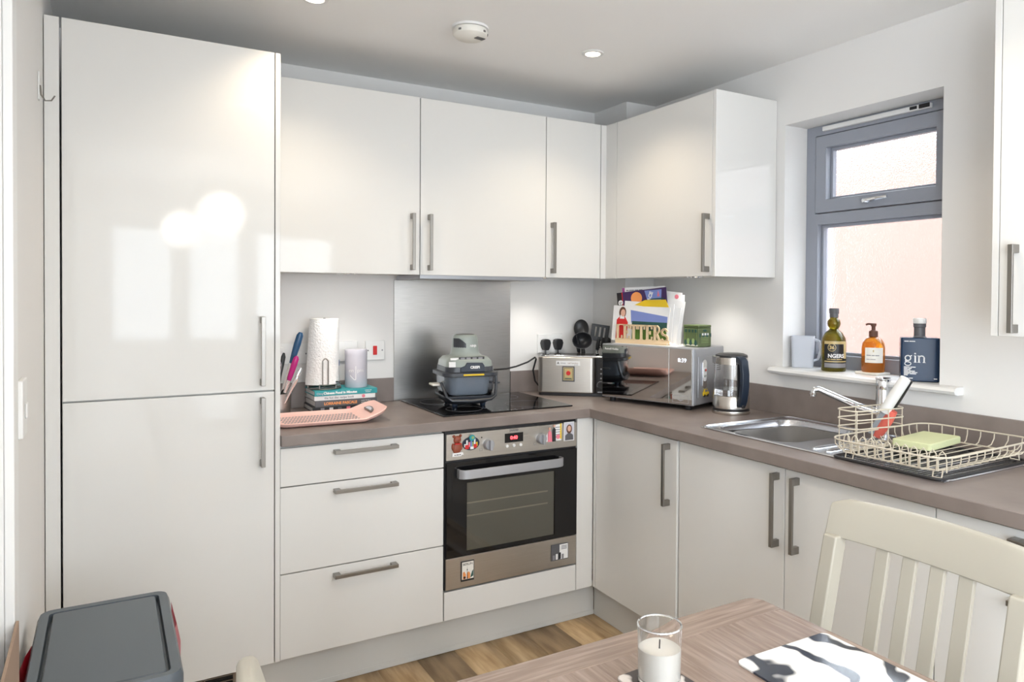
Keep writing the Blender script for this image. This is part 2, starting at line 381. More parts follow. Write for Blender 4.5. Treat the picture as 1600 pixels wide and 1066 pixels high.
# ------------------------------------------------------------------ ceiling fittings
def downlight(x, y, label, power):
    t = thing('downlight', label, 'ceiling light', (x, y, ZC), group='recessed ceiling downlights')
    LA('bezel', [(.028, -.001), (.030, -.006), (.043, -.004), (.043, 0)], 'white', t)
    LA('lens', [(0, -.0025), (.029, -.0025), (.029, 0)], 'lens', t)
    l = bpy.data.lights.new('downlight_lamp', 'SPOT'); l.energy = power; l.color = WARM; l.spot_size = R(125); l.spot_blend = .7; l.shadow_soft_size = .03
    o = bpy.data.objects.new('downlight_lamp', l); COL.objects.link(o); o.location = (0, 0, -.012); o.parent = t
DL = 10
downlight(-.731, -.788, 'lit recessed downlight in the ceiling above the corner worktop', DL)
downlight(-1.795, -.759, 'lit recessed downlight in the ceiling over the tall cabinet side', DL)
downlight(-.731, -2.0, 'recessed downlight in the ceiling over the sink side', DL)
downlight(-1.795, -2.0, 'recessed downlight in the ceiling over the dining table', DL)
sm = thing('smoke_alarm', 'round white smoke alarm on the ceiling', 'smoke alarm', (-1.258, -.785, ZC))
LA('base_ring', [(0, 0), (.066, 0), (.066, -.008), (0, -.008)], 'white', sm, 40)
bd = LA('cover', [(.060, -.009), (.062, -.014), (.060, -.030), (.048, -.040), (0, -.043)], 'wax', sm, 40)
for kk in range(7):
    B('vent_slot', -.001, .001, -.010, .010, -.0445, -.041, 'greyrub', bd, 0, mtx=T((.010+kk*.005, -.030+.001*kk, .0015*0)) @ Matrix.Rotation(.3, 4, 'Z'))
for a in (-150, -60, -20):
    B('vent_slot', -.005, .005, -.0635, -.0600, -.026, -.020, 'greyrub', bd, 0, mtx=Matrix.Rotation(R(a+90), 4, 'Z'))
for i, (x, y, z, r) in enumerate(((-1.65, -3.9, 1.975, .165), (-1.86, -4.6, 1.91, .145))):
    t = thing('pendant_lamp', ('larger' if i == 0 else 'smaller')+' lit opal globe pendant hanging behind the dining table', 'pendant lamp', (x, y, ZC))
    TU('cord', [(0, 0, 0), (0, 0, z+r-ZC)], .003, 'white', t)
    LA('ceiling_rose', [(0, -.03), (.03, -.028), (.05, -.004), (.05, 0)], 'white', t)
    LA('globe', [(r*math.sin(math.pi*q/16), z-ZC-r*math.cos(math.pi*q/16)) for q in range(17)], 'globe', t, 32)

# ------------------------------------------------------------------ cabinets
HL = .23
def handle(parent, mtx, L=HL):
    bm = bmesh.new()
    bx(bm, -.0065, .0065, -.034, -.026, -L/2, L/2)
    for sgn in (-1, 1): bx(bm, -.0065, .0065, -.027, 0, sgn*(L/2-.011)-.011, sgn*(L/2-.011)+.011)
    bmesh.ops.transform(bm, matrix=mtx, verts=bm.verts)
    return P('handle', bm, 'handle', parent, .0012, label='brushed nickel bar handle')
RZ90 = Matrix.Rotation(R(-90), 4, 'Z'); HZ = Matrix.Rotation(R(90), 4, 'Y')
X0 = -1.870; YB = -.596; YT = -.603; YWU = -.332; XB = -.583; XWU = -.339
ZWB, ZWT = 1.477, 2.2025; ZPL = .145
# tall cabinet
t = thing('tall_cabinet', 'tall gloss cream cabinet with two doors housing the fridge', 'cabinet', (-2.19, -.3, 0), world=True)
B('carcass', -2.487, X0-.018, YT+.021, -.003, .15, ZWT, 'carcass', t)
B('side_panel', X0-.0165, X0, YT, -.002, ZPL, ZWT, 'gloss', t)
B('filler_strip', XL+.002, -2.4905, YT+.001, YT+.022, ZPL, ZWT, 'gloss', t)
d = B('door', -2.485, X0-.0195, YT, YT+.019, 1.072, ZWT, 'gloss', t)
handle(d, T((-1.929, YT, 1.205)))
d = B('door', -2.485, X0-.0195, YT, YT+.019, ZPL, 1.067, 'gloss', t)
handle(d, T((-1.929, YT, .936)))
# drawers
t = thing('drawer_cabinet', 'gloss cream base cabinet with three drawers beside the oven', 'cabinet', (-1.57, -.3, 0), world=True)
B('carcass', X0+.002, X0+.598, YB+.022, -.06, .15, .876, 'carcass', t)
for z0, z1, hz in ((.7375, .868, .8425), (.4385, .7335, .7045), (ZPL, .4345, .4055)):
    d = B('drawer', X0+.002, X0+.5975, YB, YB+.019, z0, z1, 'gloss', t); handle(d, T((-1.5755, YB, hz)) @ HZ)
# oven housing
t = thing('oven_housing', 'cream housing panel beneath the built in oven', 'cabinet', (-.97, -.3, 0), world=True)
B('lower_panel', X0+.602, -.668, YB, YB+.019, ZPL, .254, 'gloss', t)
B('carcass_side', -.6685, -.655, YB+.02, -.06, .15, .876, 'carcass', t)
B('carcass_base', X0+.602, -.67, YB+.022, -.06, .15, .24, 'carcass', t)
tag(B('corner_post', -.6655, -.584, YB, YB+.02, ZPL, .876, 'gloss'), 'narrow cream corner post between the oven and the right hand base doors', 'corner post')
# right run
def base_unit(y0, y1, hy, label, ajar=0, drawer=False):
    t = thing('base_cabinet', label, 'cabinet', (-.3, (y0+y1)/2, 0), world=True, group='base cabinets under the sink run')
    cells('carcass', [-XB*-1+.022, -.03], [y1+.001, y0-.001], lambda u, v: True, .15, .72, 'xy', 'carcass', t)
    for (za, zb) in (((ZPL, .868),) if not drawer else ((.7375, .868), (ZPL, .7335))):
        bm = bmesh.new(); bx(bm, XB, XB+.019, y1+.0015, y0-.0015, za, zb)
        rot = T((XB, y0, 0)) @ Matrix.Rotation(-ajar, 4, 'Z') @ T((-XB, -y0, 0))
        bmesh.ops.transform(bm, matrix=rot, verts=bm.verts)
        d = P('drawer' if drawer else 'door', bm, 'gloss', t, .0015)
        if drawer: handle(d, rot @ T((XB, hy, (zb-.024 if za > .5 else zb-.03))) @ RZ90 @ HZ)
        else: handle(d, rot @ T((XB, hy, .737)) @ RZ90)
base_unit(-.618, -1.146, -1.101, 'cream base cabinet in the corner, its door slightly ajar', .012)
base_unit(-1.150, -1.638, -1.611, 'cream base cabinet under the sink bowl with handle at its right edge')
base_unit(-1.638, -2.118, -1.688, 'cream base cabinet under the draining board with handle at its left edge')
base_unit(-2.118, -2.62, -2.42, 'cream drawer cabinet at the end of the sink worktop behind the chair', drawer=True)
tag(B('corner_strip', XB+.0, XB+.02, -.6155, -.598, ZPL, .876, 'gloss'), 'thin cream filler strip in the inner corner of the base cabinets', 'filler strip')
# plinths with vent
pl = thing('plinth', 'grey white plinth board under the drawers and oven', 'plinth', (-1.2, -.54, 0), world=True)
B('board', -1.99, -.545, -.552, -.537, .001, .149, 'plinth', pl); B('sealing_strip', -1.99, -.545, -.5545, -.552, .001, .022, 'plinth', pl)
tag(B('plinth', -.545, -.530, -2.62, -.5545, .001, .149, 'plinth'), 'grey white plinth board under the sink cabinets', 'plinth')
vg = thing('plinth_vent', 'black ventilation grille under the tall cabinet', 'vent', (-2.25, -.545, 0), world=True)
B('backing', -2.52, -1.995, -.548, -.535, .001, .148, 'darkhole', vg, 0)
cells('frame', [-2.52, -2.50, -2.012, -1.995], [.02, .035, .13, .142], lambda u, v: not (-2.5 < u < -2.012 and .035 < v < .13), -.556, -.548, 'xz', 'handle', vg, .001)
for q in range(5): B('slat', -2.5, -2.012, -.555, -.549, .045+q*.018, .048+q*.018, 'handle', vg, 0)
for q in range(4): B('slat', -2.40+q*.1, -2.397+q*.1, -.5555, -.549, .035, .13, 'handle', vg, 0)
# wall cabinets on the back wall
def wall_unit(x0, x1, hx, label):
    t = thing('wall_cabinet', label, 'cabinet', ((x0+x1)/2, -.16, ZWB), world=True, group='gloss cream wall cabinets')
    B('carcass', x0+.001, x1-.001, YWU+.022, -.003, ZWB+.004, ZWT-.002, 'carcass', t)
    d = B('door', x0+.0017, x1-.0017, YWU, YWU+.019, ZWB, ZWT, 'gloss', t); handle(d, T((hx, YWU, 1.611))); return t
wall_unit(X0, X0+.6, -1.306, 'gloss cream wall cabinet beside the tall fridge cabinet')
wall_unit(X0+.6, X0+1.2, -1.2315, 'gloss cream wall cabinet above the hob')
wall_unit(X0+1.2, X0+1.5, -.639, 'narrow gloss cream wall cabinet beside the corner')
tag(PR('corner_filler', [(X0+1.502, YWU), (XWU, YWU), (XWU, -.4165), (XWU+.018, -.4165), (XWU+.018, YWU+.018), (X0+1.502, YWU+.018)], ZWB, ZWT, 'gloss', plane='xy'), 'cream inner corner filler between the wall cabinets', 'filler strip')
t = thing('wall_cabinet', 'gloss cream wall cabinet with a blank end panel next to the window', 'cabinet', (-.16, -.74, ZWB), world=True, group='gloss cream wall cabinets')
B('carcass', XWU+.022, -.003, -1.047, -.42, ZWB+.004, ZWT-.002, 'carcass', t)
d = B('door', XWU, XWU+.019, -1.0475, -.4185, ZWB, ZWT, 'gloss', t); handle(d, T((XWU, -1.031, 1.6075)) @ RZ90)
B('end_panel', XWU, -.002, -1.0675, -1.0495, ZWB-.002, ZWT+.001, 'gloss', t)
t = thing('wall_cabinet', 'taller gloss cream wall cabinet on the far side of the window', 'cabinet', (-.16, -2.4, 1.297), world=True, group='gloss cream wall cabinets')
B('carcass', XWU+.022, -.003, -2.73, -2.134, 1.30, ZWT-.002, 'carcass', t); B('end_panel', XWU, -.002, -2.1325, -2.1145, 1.296, ZWT, 'gloss', t)
d = B('door', XWU, XWU+.019, -2.733, -2.1345, 1.297, ZWT, 'gloss', t); handle(d, T((XWU, -2.178, 1.422)) @ RZ90)
hd = thing('cooker_hood', 'slim grey integrated cooker hood under the wall cabinet', 'cooker hood', (-.97, -.16, 1.46), world=True)
B('body', X0+.605, X0+1.195, -.318, -.03, 1.461, 1.4795, 'silver', hd, .002)
B('filter_grille', X0+.66, X0+1.14, -.29, -.06, 1.4590, 1.4612, 'steel', hd, .001)
def spot_under(x, y, label, z=ZWB+.004):
    t = thing('under_cabinet_light', label, 'light', (x, y, z), group='small lights under the wall cabinets')
    LA('bezel', [(.024, -.001), (.026, -.006), (.034, -.005), (.035, 0)], 'chrome', t)
    LA('lens', [(0, -.003), (.025, -.003), (.025, 0)], 'lens', t)
    l = bpy.data.lights.new('under_lamp', 'SPOT'); l.energy = 3.2; l.color = (1, .95, .88); l.spot_size = R(130); l.spot_blend = .8; l.shadow_soft_size = .025
    o = bpy.data.objects.new('under_lamp', l); COL.objects.link(o); o.location = (0, 0, -.012); o.parent = t
spot_under(-1.554, -.254, 'lit under cabinet light above the paper towel')
spot_under(-.60, -.20, 'lit under cabinet light above the toaster')
spot_under(-.20, -.80, 'lit under cabinet light above the microwave')

# ------------------------------------------------------------------ worktop
ZW = .9164; SK = (-.482, -.085, -1.552, -1.212)
wt = thing('worktop', 'brown grey laminate worktop running round the corner', 'worktop', (-.9, -.3, .878), world=True)
cells('slab', [X0+.001, -.617, SK[0], SK[1], -.002], [-2.62, SK[2], SK[3], -.617, -.002], lambda u, v: (v > -.617 or u > -.617) and not (SK[0] < u < SK[1] and SK[2] < v < SK[3]), .878, ZW, 'xy', 'worktop', wt, .003)
for nm, x0, x1, y0, y1, zt, lab in (('a', X0+.001, -1.268, -.014, -.001, 1.022, 'brown laminate upstand behind the books and paper towel'), ('b', -.676, -.182, -.014, -.001, 1.022, 'brown laminate upstand behind the toaster'),
        ('c', -.1955, -.182, -.292, -.0145, 1.022, 'short brown laminate upstand on the pipe boxing side'), ('d', -.1815, -.0145, -.292, -.279, 1.022, 'short brown laminate upstand on the pipe boxing front'), ('e', -.014, -.001, -2.62, -.2925, 1.028, 'long brown laminate upstand behind the sink')):
    tag(B('upstand', x0, x1, y0, y1, ZW+.0002, zt, 'worktop'), lab, 'upstand', 'worktop upstands')
tag(B('splashback', -1.267, -.677, -.008, -.001, ZW+.001, ZWB-.016, 'steel', bev=.001), 'brushed stainless steel splashback panel behind the hob', 'splashback')
# hob
hb = thing('hob', 'black glass induction hob set on the worktop', 'hob', (-.945, -.29, ZW), world=True)
B('glass', -1.245, -.645, -.528, -.035, ZW, ZW+.006, 'blackgloss', hb, .002)
for x, y, r in ((-1.10, -.40, .075), (-.80, -.40, .095), (-1.10, -.16, .095), (-.80, -.16, .075)):
    bm = bmesh.new(); tube(bm, [(x+r*math.cos(2*math.pi*q/40), y+r*math.sin(2*math.pi*q/40), ZW+.0059) for q in range(40)], .0006, 4, True); P('zone_ring', bm, 'greyprint', hb)
for q in range(5): LA('touch_mark', [(0, .0003), (.004, .0003), (.004, 0)], 'greyprint', hb, 12, mtx=T((-1.02+q*.035, -.505, ZW+.006)))

# ------------------------------------------------------------------ oven
ov = thing('oven', 'stainless steel and black glass built in oven', 'oven', (-.967, -.3, .25), world=True)
OX0, OX1, OY = -1.2665, -.6705, -.600
B('body', OX0+.01, OX1-.004, -.578, -.08, .262, .866, 'black', ov, 0)
B('black_surround', OX0, OX1, OY+.008, OY+.02, .260, .874, 'black', ov, .001)
cp_ = B('control_panel', OX0+.003, OX1, OY, OY+.012, .760, .862, 'steelh', ov, .002)
for x, z in ((-1.086, .809), (-.846, .809)):
    kn = LA('knob', [(.022, 0), (.021, -.014), (.018, -.018), (0, -.018)], 'silver', cp_, 28, mtx=T((x, OY, z)) @ Matrix.Rotation(R(-90), 4, 'X') )
    B('knob_grip', x-.006, x+.006, OY-.034, OY-.016, z-.021, z+.021, 'silver', kn, .003) if False else B('knob_grip', x-.006, x+.006, OY-.034, OY-.001, z-.021, z+.021, 'silver', cp_, .003)
B('display', -1.013, -.930, OY-.001, OY+.002, .806, .843, 'blackgloss', cp_, 0)
TX('display_digits', '0:40', .019, 'rubyled', cp_, T((-.972, OY-.0012, .8185)), bold=.0006)
TX('maker_name', 'ZANUSSI', .010, 'greycover', cp_, T((-.972, OY-.0002, .8505)), bold=.0003)
for x in (-1.003, -.972, -.941): LA('button', [(.0065, 0), (.006, .004), (0, .0045)], 'white', cp_, 16, mtx=T((x, OY, .793)) @ Matrix.Rotation(R(90), 4, 'X'))
LA('pilot_lamp', [(.003, .0005), (0, .0006)], 'darkhole', cp_, 12, mtx=T((-1.115, OY, .838)) @ Matrix.Rotation(R(90), 4, 'X'))
for x in (-1.118, -.874): cells('symbol', [x-.006, x-.005, x+.005, x+.006], [.785, .786, .795, .796], lambda u, v, x=x: not (abs(u-x) < .005 and .786 < v < .795), OY-.0006, OY+.0002, 'xz', 'greyprint', cp_)
VX0, VX1, VZ0, VZ1 = -1.178, -.780, .402, .668
dr = cells('door', [OX0+.003, VX0, VX1, OX1], [.386, VZ0, VZ1, .752], lambda u, v: not (VX0 < u < VX1 and VZ0 < v < VZ1), OY-.004, OY+.012, 'xz', 'blackgloss', ov, .0015)
B('window_pane', VX0, VX1, OY-.002, OY+.0005, VZ0, VZ1, 'pane', dr, 0)
B('painted_reflection', VX0-.001, VX1+.001, OY+.0045, OY+.0078, VZ0-.001, VZ1+.001, 'ovenreflection', dr, 0)  # opaque panel with the reflected room put into its colour
for z in (.585, .535): B('oven_shelf', VX0+.002, VX1-.03, OY+.0015, OY+.0042, z, z+.005, 'wire', dr, 0)
bm = bmesh.new(); pts = [(-1.222, OY-.004), (-1.222, OY-.028), (-1.208, OY-.042), (-1.185, OY-.047), (-.79, OY-.047), (-.767, OY-.042), (-.753, OY-.028), (-.753, OY-.004)]
inn = [(-.762, OY-.004), (-.762, OY-.026), (-.773, OY-.036), (-.79, OY-.038), (-1.185, OY-.038), (-1.202, OY-.036), (-1.213, OY-.026), (-1.213, OY-.004)]
prism(bm, pts+inn, .692, .727, 'xy'); P('door_handle', bm, 'silver', dr, .002)
B('lower_panel', OX0+.003, OX1, OY, OY+.012, .262, .383, 'steelh', ov, .002)
# magnets on the oven
def magnet(name, label, x0, x1, z0, z1, back='black', y=OY, tilt=0):
    t = thing(name, label, 'magnet', ((x0+x1)/2, y, (z0+z1)/2), group='souvenir magnets on the oven')
    t.rotation_euler = (0, tilt, 0)
    w2, h2 = (x1-x0)/2, (z1-z0)/2
    if back: B('plate', -w2, w2, -.004, -.0002, -h2, h2, back, t, .0008)
    return t, w2, h2
t, a, b = magnet('city_magnet', 'BERLIN souvenir magnet with tower and orange skyline on the oven', -1.201, -1.146, .286, .364, 'black')
B('print', -a+.003, a-.003, -.0045, -.0038, -b+.008, b-.003, 'wax', t, 0)
TX('lettering', 'BERLIN', .013, 'black', t, T((0, -.0046, b-.016)))
for pts in ([(-.021, -.03), (-.021, -.004), (-.015, .0), (-.008, -.012), (-.008, -.03)], [(-.004, -.03), (-.004, -.008), (.004, -.002), (.010, -.010), (.010, -.03)]): PR('skyline', pts, -.0049, -.0044, 'orange', t)
PR('tower', [(-.0045, -.03), (-.003, .002), (-.005, .005), (-.003, .009), (-.0026, .022), (-.0022, .009), (0, .005), (-.002, .002), (-.0005, -.03)], -.0052, -.0046, 'black', t)
PR('leaf_print', [(.010, -.028), (.018, -.004), (.023, .002), (.023, -.022)], -.0052, -.0046, 'darkgreen', t)
PR('boat_print', circ(-.014, -.024, .005, 12), -.0052, -.0046, 'black', t)
t, a, b = magnet('photo_magnet', 'black and white photo magnet on the lower oven panel', -.794, -.711, .292, .359, 'greycover')
B('print', -.002, a-.003, -.0045, -.0038, -b+.003, b-.003, 'paper', t, 0); B('dark_photo', -a+.003, -.004, -.0047, -.0038, -.004, b-.003, 'greycover', t, 0)
for q in range(5): PR('print_patch', rrect(-a+.006+q*.0145, -a+.016+q*.0145, -b+.004, -.010+.004*(q % 3), .002), -.0052, -.0045, ('greyprint', 'paper', 'black')[q % 3], t)
for q in range(3): B('print_line', .006, a-.008, -.0052, -.0045, .010+q*.006, .013+q*.006, 'greyprint', t, 0)
t, a, b = magnet('bear_magnet', 'brown bear souvenir magnet with white ribbon on the oven control panel', -1.246, -1.194, .776, .857, None)
bm = bmesh.new()
for (x, z, rx, rz, dy) in ((0, -.010, .019, .024, .008), (.001, .022, .016, .016, .010), (-.013, .036, .006, .006, .006), (.014, .037, .006, .006, .006), (-.017, -.004, .006, .014, .008), (.016, -.006, .006, .014, .009), (.004, .016, .007, .006, .015)):
    lathe(bm, [(rx*math.sin(math.pi*q/8), -dy*math.cos(math.pi*q/8)) for q in range(9)], 16, mtx=T((x, -.0005-dy*.0, z)) @ Matrix.Rotation(R(90), 4, 'X') @ Matrix.Diagonal((1, rz/rx, 1, 1)))
for v in bm.verts: v.co.y = min(v.co.y, -.0003)
P('bear_figure', bm, 'brown', t, smooth=True)
PR('ribbon', [(-.022, -.040), (-.020, -.028), (.022, -.026), (.026, -.037), (.018, -.036), (.016, -.041)], -.006, -.0005, 'paper', t)
SM(t, -.013, -.0365, (.006, .010, .006), .0032, 'greycover', -.0064)
B('scarf', -.012, .014, -.0125, -.004, .006, .010, 'redprint', t, .001)
t, a, b = magnet('skyline_magnet', 'oval magnet with colourful city skyline on the oven control panel', -1.198, -1.126, .789, .850, None)
PR('oval_plate', circ(0, 0, .036, 32, .026), -.004, -.0003, 'navy', t)
for q, (x, wd, h, mm) in enumerate(((-.026, .006, .012, 'paper'), (-.018, .006, .026, 'paper'), (-.008, .006, .018, 'pinkfilm'), (.0, .005, .022, 'blueink'), (.007, .006, .018, 'greenlight'), (.015, .006, .030, 'paper'), (.024, .006, .016, 'yellow'))):
    B('building_print', x-wd/2, x+wd/2, -.0056, -.004, -.012, -.012+h, mm, t, 0)
PR('globe_print', circ(.004, .022, .012, 20), -.0066, -.003, 'teal', t); PR('globe_land', circ(.006, .023, .006, 9), -.0072, -.006, 'greenlight', t)
B('bus_print', -.026, -.010, -.0066, -.004, -.020, -.004, 'redprint', t, .0008); B('bus_print', .010, .024, -.0066, -.004, -.018, -.003, 'redprint', t, .0008); B('white_base', -.004, .010, -.0064, -.004, -.022, -.012, 'paper', t, 0)
t, a, b = magnet('figure_magnet', 'cut out magnet of a couple beside a staircase on the oven control panel', -.826, -.744, .788, .866, None)
PR('stair_plate', [(.004, -.034), (.036, -.034), (.040, .036), (.004, .030)], -.002, -.0003, 'paper', t)
B('yellow_strip', .030, .037, -.003, -.0018, -.028, .036, 'yellow', t, 0)
for q in range(5): B('stair_line', .006, .030, -.003, -.0018, -.020+q*.010, -.017+q*.010, 'greyprint', t, 0)
PR('pink_dress', [(-.030, -.036), (-.008, -.036), (-.013, .004), (-.022, .012), (-.027, .002)], -.004, -.0003, 'pinkfilm', t)
PR('dark_suit', [(-.006, -.036), (.008, -.036), (.007, .014), (.001, .022), (-.005, .012)], -.005, -.0003, 'black', t)
for x, z, mm in ((-.021, .018, 'skin'), (.001, .028, 'skin')): PR('face', circ(x, z, .005, 12), -.005, -.0003, mm, t)
PR('white_sash', [(-.036, -.01), (-.030, .0), (-.030, -.034), (-.036, -.034)], -.003, -.0003, 'paper', t)
PR('red_flourish', circ(.020, -.018, .010, 7), -.0044, -.002, 'pinkfilm', t)
t, a, b = magnet('portrait_magnet', 'small portrait photo magnet of a person in a dark top on the oven corner', -.737, -.686, .787, .866, 'paper')
B('photo_ground', -a+.003, a-.003, -.0045, -.0038, -b+.003, b-.003, 'lilac', t, 0)
PR('hair', circ(0, .010, .014, 20, .019), -.0050, -.0044, 'hair', t); PR('face', circ(0, .012, .0085, 20, .012), -.0056, -.0049, 'skin', t)
PR('dark_top', [(-.020, -.036), (.020, -.036), (.019, -.016), (.008, -.008), (-.008, -.008), (-.019, -.016)], -.0054, -.0044, 'greycover', t)

# ------------------------------------------------------------------ sink, tap
sk = thing('sink', 'stainless steel inset sink with draining board', 'sink', (-.28, -1.62, ZW), world=True)
outer = rrect(-.508, -.042, -2.095, -1.178, .035); n = 6
bm = bmesh.new()
ixs = [-.508, SK[0]+.002, SK[1]-.002, -.042]; iys = [-2.095, SK[2]+.002, SK[3]-.002, -1.178]
B_ = cells('deck', ixs, iys, lambda u, v: not (ixs[1] < u < ixs[2] and iys[1] < v < iys[2]), ZW+.0003, ZW+.003, 'xy', 'sink', sk, .001)
bm.free()
bm = bmesh.new(); tube(bm, [(x, y, ZW+.003) for x, y in outer], .0035, 6, True); P('rolled_rim', bm, 'sink', sk, smooth=True)
bm = bmesh.new(); prev = None
for off, z, rr in ((-.004, ZW+.0035, .075), (0, ZW+.001, .07), (.004, ZW-.02, .07), (.012, ZW-.14, .065), (.05, ZW-.152, .04)):
    ring = [bm.verts.new((x, y, z)) for x, y in rrect(SK[0]+.002+off, SK[1]-.002-off, SK[2]+.002+off, SK[3]-.002-off, rr, 8)]
    if prev:
        for i in range(len(ring)): bm.faces.new((prev[i], prev[(i+1) % len(ring)], ring[(i+1) % len(ring)], ring[i]))
    prev = ring
bm.faces.new(prev); P('bowl', bm, 'sink', sk, smooth=True)
bm = bmesh.new()     # corner plates between square cut-out and round bowl
ro = rrect(SK[0]-.002, SK[1]+.002, SK[2]-.002, SK[3]+.002, .0005, 8); ri = rrect(SK[0]-.002, SK[1]+.002, SK[2]-.002, SK[3]+.002, .075, 8)
a = [bm.verts.new((x, y, ZW+.0032)) for x, y in ro]; b = [bm.verts.new((x, y, ZW+.0034)) for x, y in ri]
for i in range(len(a)): bm.faces.new((a[i], a[(i+1) % len(a)], b[(i+1) % len(a)], b[i]))
P('bowl_flange', bm, 'sink', sk)
for q in range(9):
    y = -1.64-.05*q; TU('drainer_rib', [(-.46, y, ZW+.002), (-.44, y, ZW+.0045), (-.12, y, ZW+.0045), (-.10, y, ZW+.002)], .004, 'sink', sk, 6)
LA('waste', [(0, -.001), (.02, .0), (.032, .002), (.036, 0)], 'chrome', sk, 24, mtx=T((-.28, -1.38, ZW-.1515)))
# grey washing up bowl sitting in the sink
wb = thing('washing_up_bowl', 'grey washing up bowl with wavy rim sitting in the sink', 'bowl', (-.283, -1.382, ZW-.150))
bm = bmesh.new(); prev = None; W2, D2 = .180, .150
for sc, z in ((.70, .0), (.74, .006), (.90, .11), (.97, .138), (.985, .141), (.955, .139), (.87, .108), (.70, .010)):
    ring = []
    pts = rrect(-W2*sc, W2*sc, -D2*sc, D2*sc, .075*sc, 10)
    for i, (x, y) in enumerate(pts):
        ang = math.atan2(y, x); wv = (.010*math.cos(4*ang)+.004*math.cos(9*ang)) if z > .1 else 0
        ring.append(bm.verts.new((x, y, z+wv)))
    if prev:
        for i in range(len(ring)): bm.faces.new((prev[i], prev[(i+1) % len(ring)], ring[(i+1) % len(ring)], ring[i]))
    prev = ring
bm.faces.new(prev); P('shell', bm, 'greyrub', wb, smooth=True)
tp = thing('tap', 'chrome mixer tap with long angled spout behind the sink', 'tap', (-.062, -1.606, ZW+.003))
LA('body', [(.028, 0), (.028, .006), (.023, .010), (.022, .15), (.0215, .158), (.0215, .160), (.022, .162), (.022, .188), (.02, .193), (0, .195)], 'chrome', tp, 28)
TU('spout', [(-.010, .010, .080), (-.06, .055, .098), (-.135, .130, .142), (-.150, .146, .152), (-.160, .156, .150), (-.163, .159, .138)], .011, 'chrome', tp, 14, rs=[.013, .0125, .011, .0105, .0105, .0105])
LA('aerator', [(0, 0), (.011, 0), (.012, .004), (.012, .014), (0, .015)], 'chrome', tp, 18, mtx=T((-.163, .159, .126)))
PR('lever', [(-.020, .020), (.020, .020), (.024, -.01), (.012, -.085), (-.012, -.085), (-.024, -.01)], .190, .200, 'chrome', tp, 'xy', .004, mtx=Matrix.Rotation(R(-65), 4, 'Z') @ Matrix.Rotation(R(-6), 4, 'X'))

# ------------------------------------------------------------------ dish rack group
bmz = ZW+.0085
dm = thing('draining_mat', 'black rimmed wire draining mat lying on the draining board', 'draining mat', (-.30, -1.925, ZW+.004))
TU('rim', [(x, y, .004) for x, y in rrect(-.222, .222, -.165, .165, .02)], .0045, 'blackwire', dm, 6, True)
for q in range(22):
    y = -.153+q*.0146; TU('wire', [(-.215, y, .004), (.215, y, .004)], .0016, 'blackwire', dm, 5)
dk = thing('dish_rack', 'cream wire dish rack standing on the black draining mat', 'dish rack', (-.308, -1.938, ZW+.008), R(2))
RW, RD = .255, .172
def loop(w2, d2, r, z, n=6): return [(x, y, z) for x, y in rrect(-w2, w2, -d2, d2, r, n)]
TU('top_rim', loop(RW, RD, .06, .062), .0026, 'wire', dk, 6, True); TU('base_rim', loop(RW-.035, RD-.03, .05, .022), .0024, 'wire', dk, 6, True)
rim = rrect(-RW, RW, -RD, RD, .06, 6); base = rrect(-RW+.035, RW-.035, -RD+.03, RD-.03, .05, 6)
def perim(poly, n):
    L = [0]; m_ = len(poly)
    for i in range(m_): L.append(L[-1]+math.dist(poly[i], poly[(i+1) % m_]))
    out = []
    for k in range(n):
        s = L[-1]*k/n; i = max(j for j in range(m_) if L[j] <= s); f = (s-L[i])/max(1e-9, L[i+1]-L[i]); p, q = poly[i], poly[(i+1) % m_]
        out.append((p[0]+(q[0]-p[0])*f, p[1]+(q[1]-p[1])*f))
    return out
for (xa, ya), (xb, yb) in zip(perim(rim, 40), perim(base, 40)):
    TU('wire', [(xa, ya, .062), (xa*.97+xb*.03, ya*.97+yb*.03, .045), (xa*.6+xb*.4, ya*.6+yb*.4, .027), (xb, yb, .022)], .0017, 'wire', dk, 5)
for q in range(9): y = -.13+q*.0325; TU('wire', [(-RW+.036, y, .022), (RW-.036, y, .022)], .0017, 'wire', dk, 5)
for q in range(12):   # plate loops along the front, arching above the base
    x = -.215+.006; y = .135-q*.0255
    TU('plate_loop', [(x+.001, y+.011, .020), (x, y+.011, .050), (x, y+.008, .066), (x, y, .074), (x, y-.008, .066), (x, y-.011, .050), (x+.001, y-.011, .020)], .0018, 'wire', dk, 5)
for x in (-.2, .2):
    for y in (-.13, .13): TU('foot', [(x, y-.012, .022), (x*1.03, y-.012, .003), (x*1.03, y+.012, .003), (x, y+.012, .022)], .0022, 'wire', dk, 6)
ck = thing('cutlery_basket', 'cream wire cutlery basket hooked on the dish rack end', 'cutlery basket', (-.345, -1.762, ZW+.022), R(-6))
for z in (.062, .089, .116): TU('hoop', loop(.112, .040, .030, z, 5), .0022, 'wire', ck, 6, True)
for x, y in ((-.10, -.038), (-.04, -.04), (.03, -.04), (.09, -.039), (-.09, .039), (-.02, .04), (.05, .04), (.10, .036)): TU('wire', [(x, y, .116), (x, y, .002)], .0017, 'wire', ck, 5)
TU('base_hoop', loop(.108, .037, .028, .002, 5), .0022, 'wire', ck, 6, True)
for q in range(5): x = -.08+q*.04; TU('wire', [(x, -.037, .002), (x, .037, .002)], .0016, 'wire', ck, 5)
ws = thing('washing_up_wand', 'white handled dish wand with coral soap body leaning in the cutlery basket', 'dish brush', (-.300, -1.752, ZW+.045))
ws.rotation_euler = (R(20), R(24), R(-40))
LA('soap_body', [(0, .0), (.012, .0), (.016, .02), (.017, .07), (.013, .10), (0, .101)], 'coral', ws, 18)
LA('handle', [(0, .095), (.015, .096), (.0165, .11), (.0165, .215), (.0155, .222), (0, .222)], 'white', ws, 20, mtx=T((-.022, 0, -.01)))
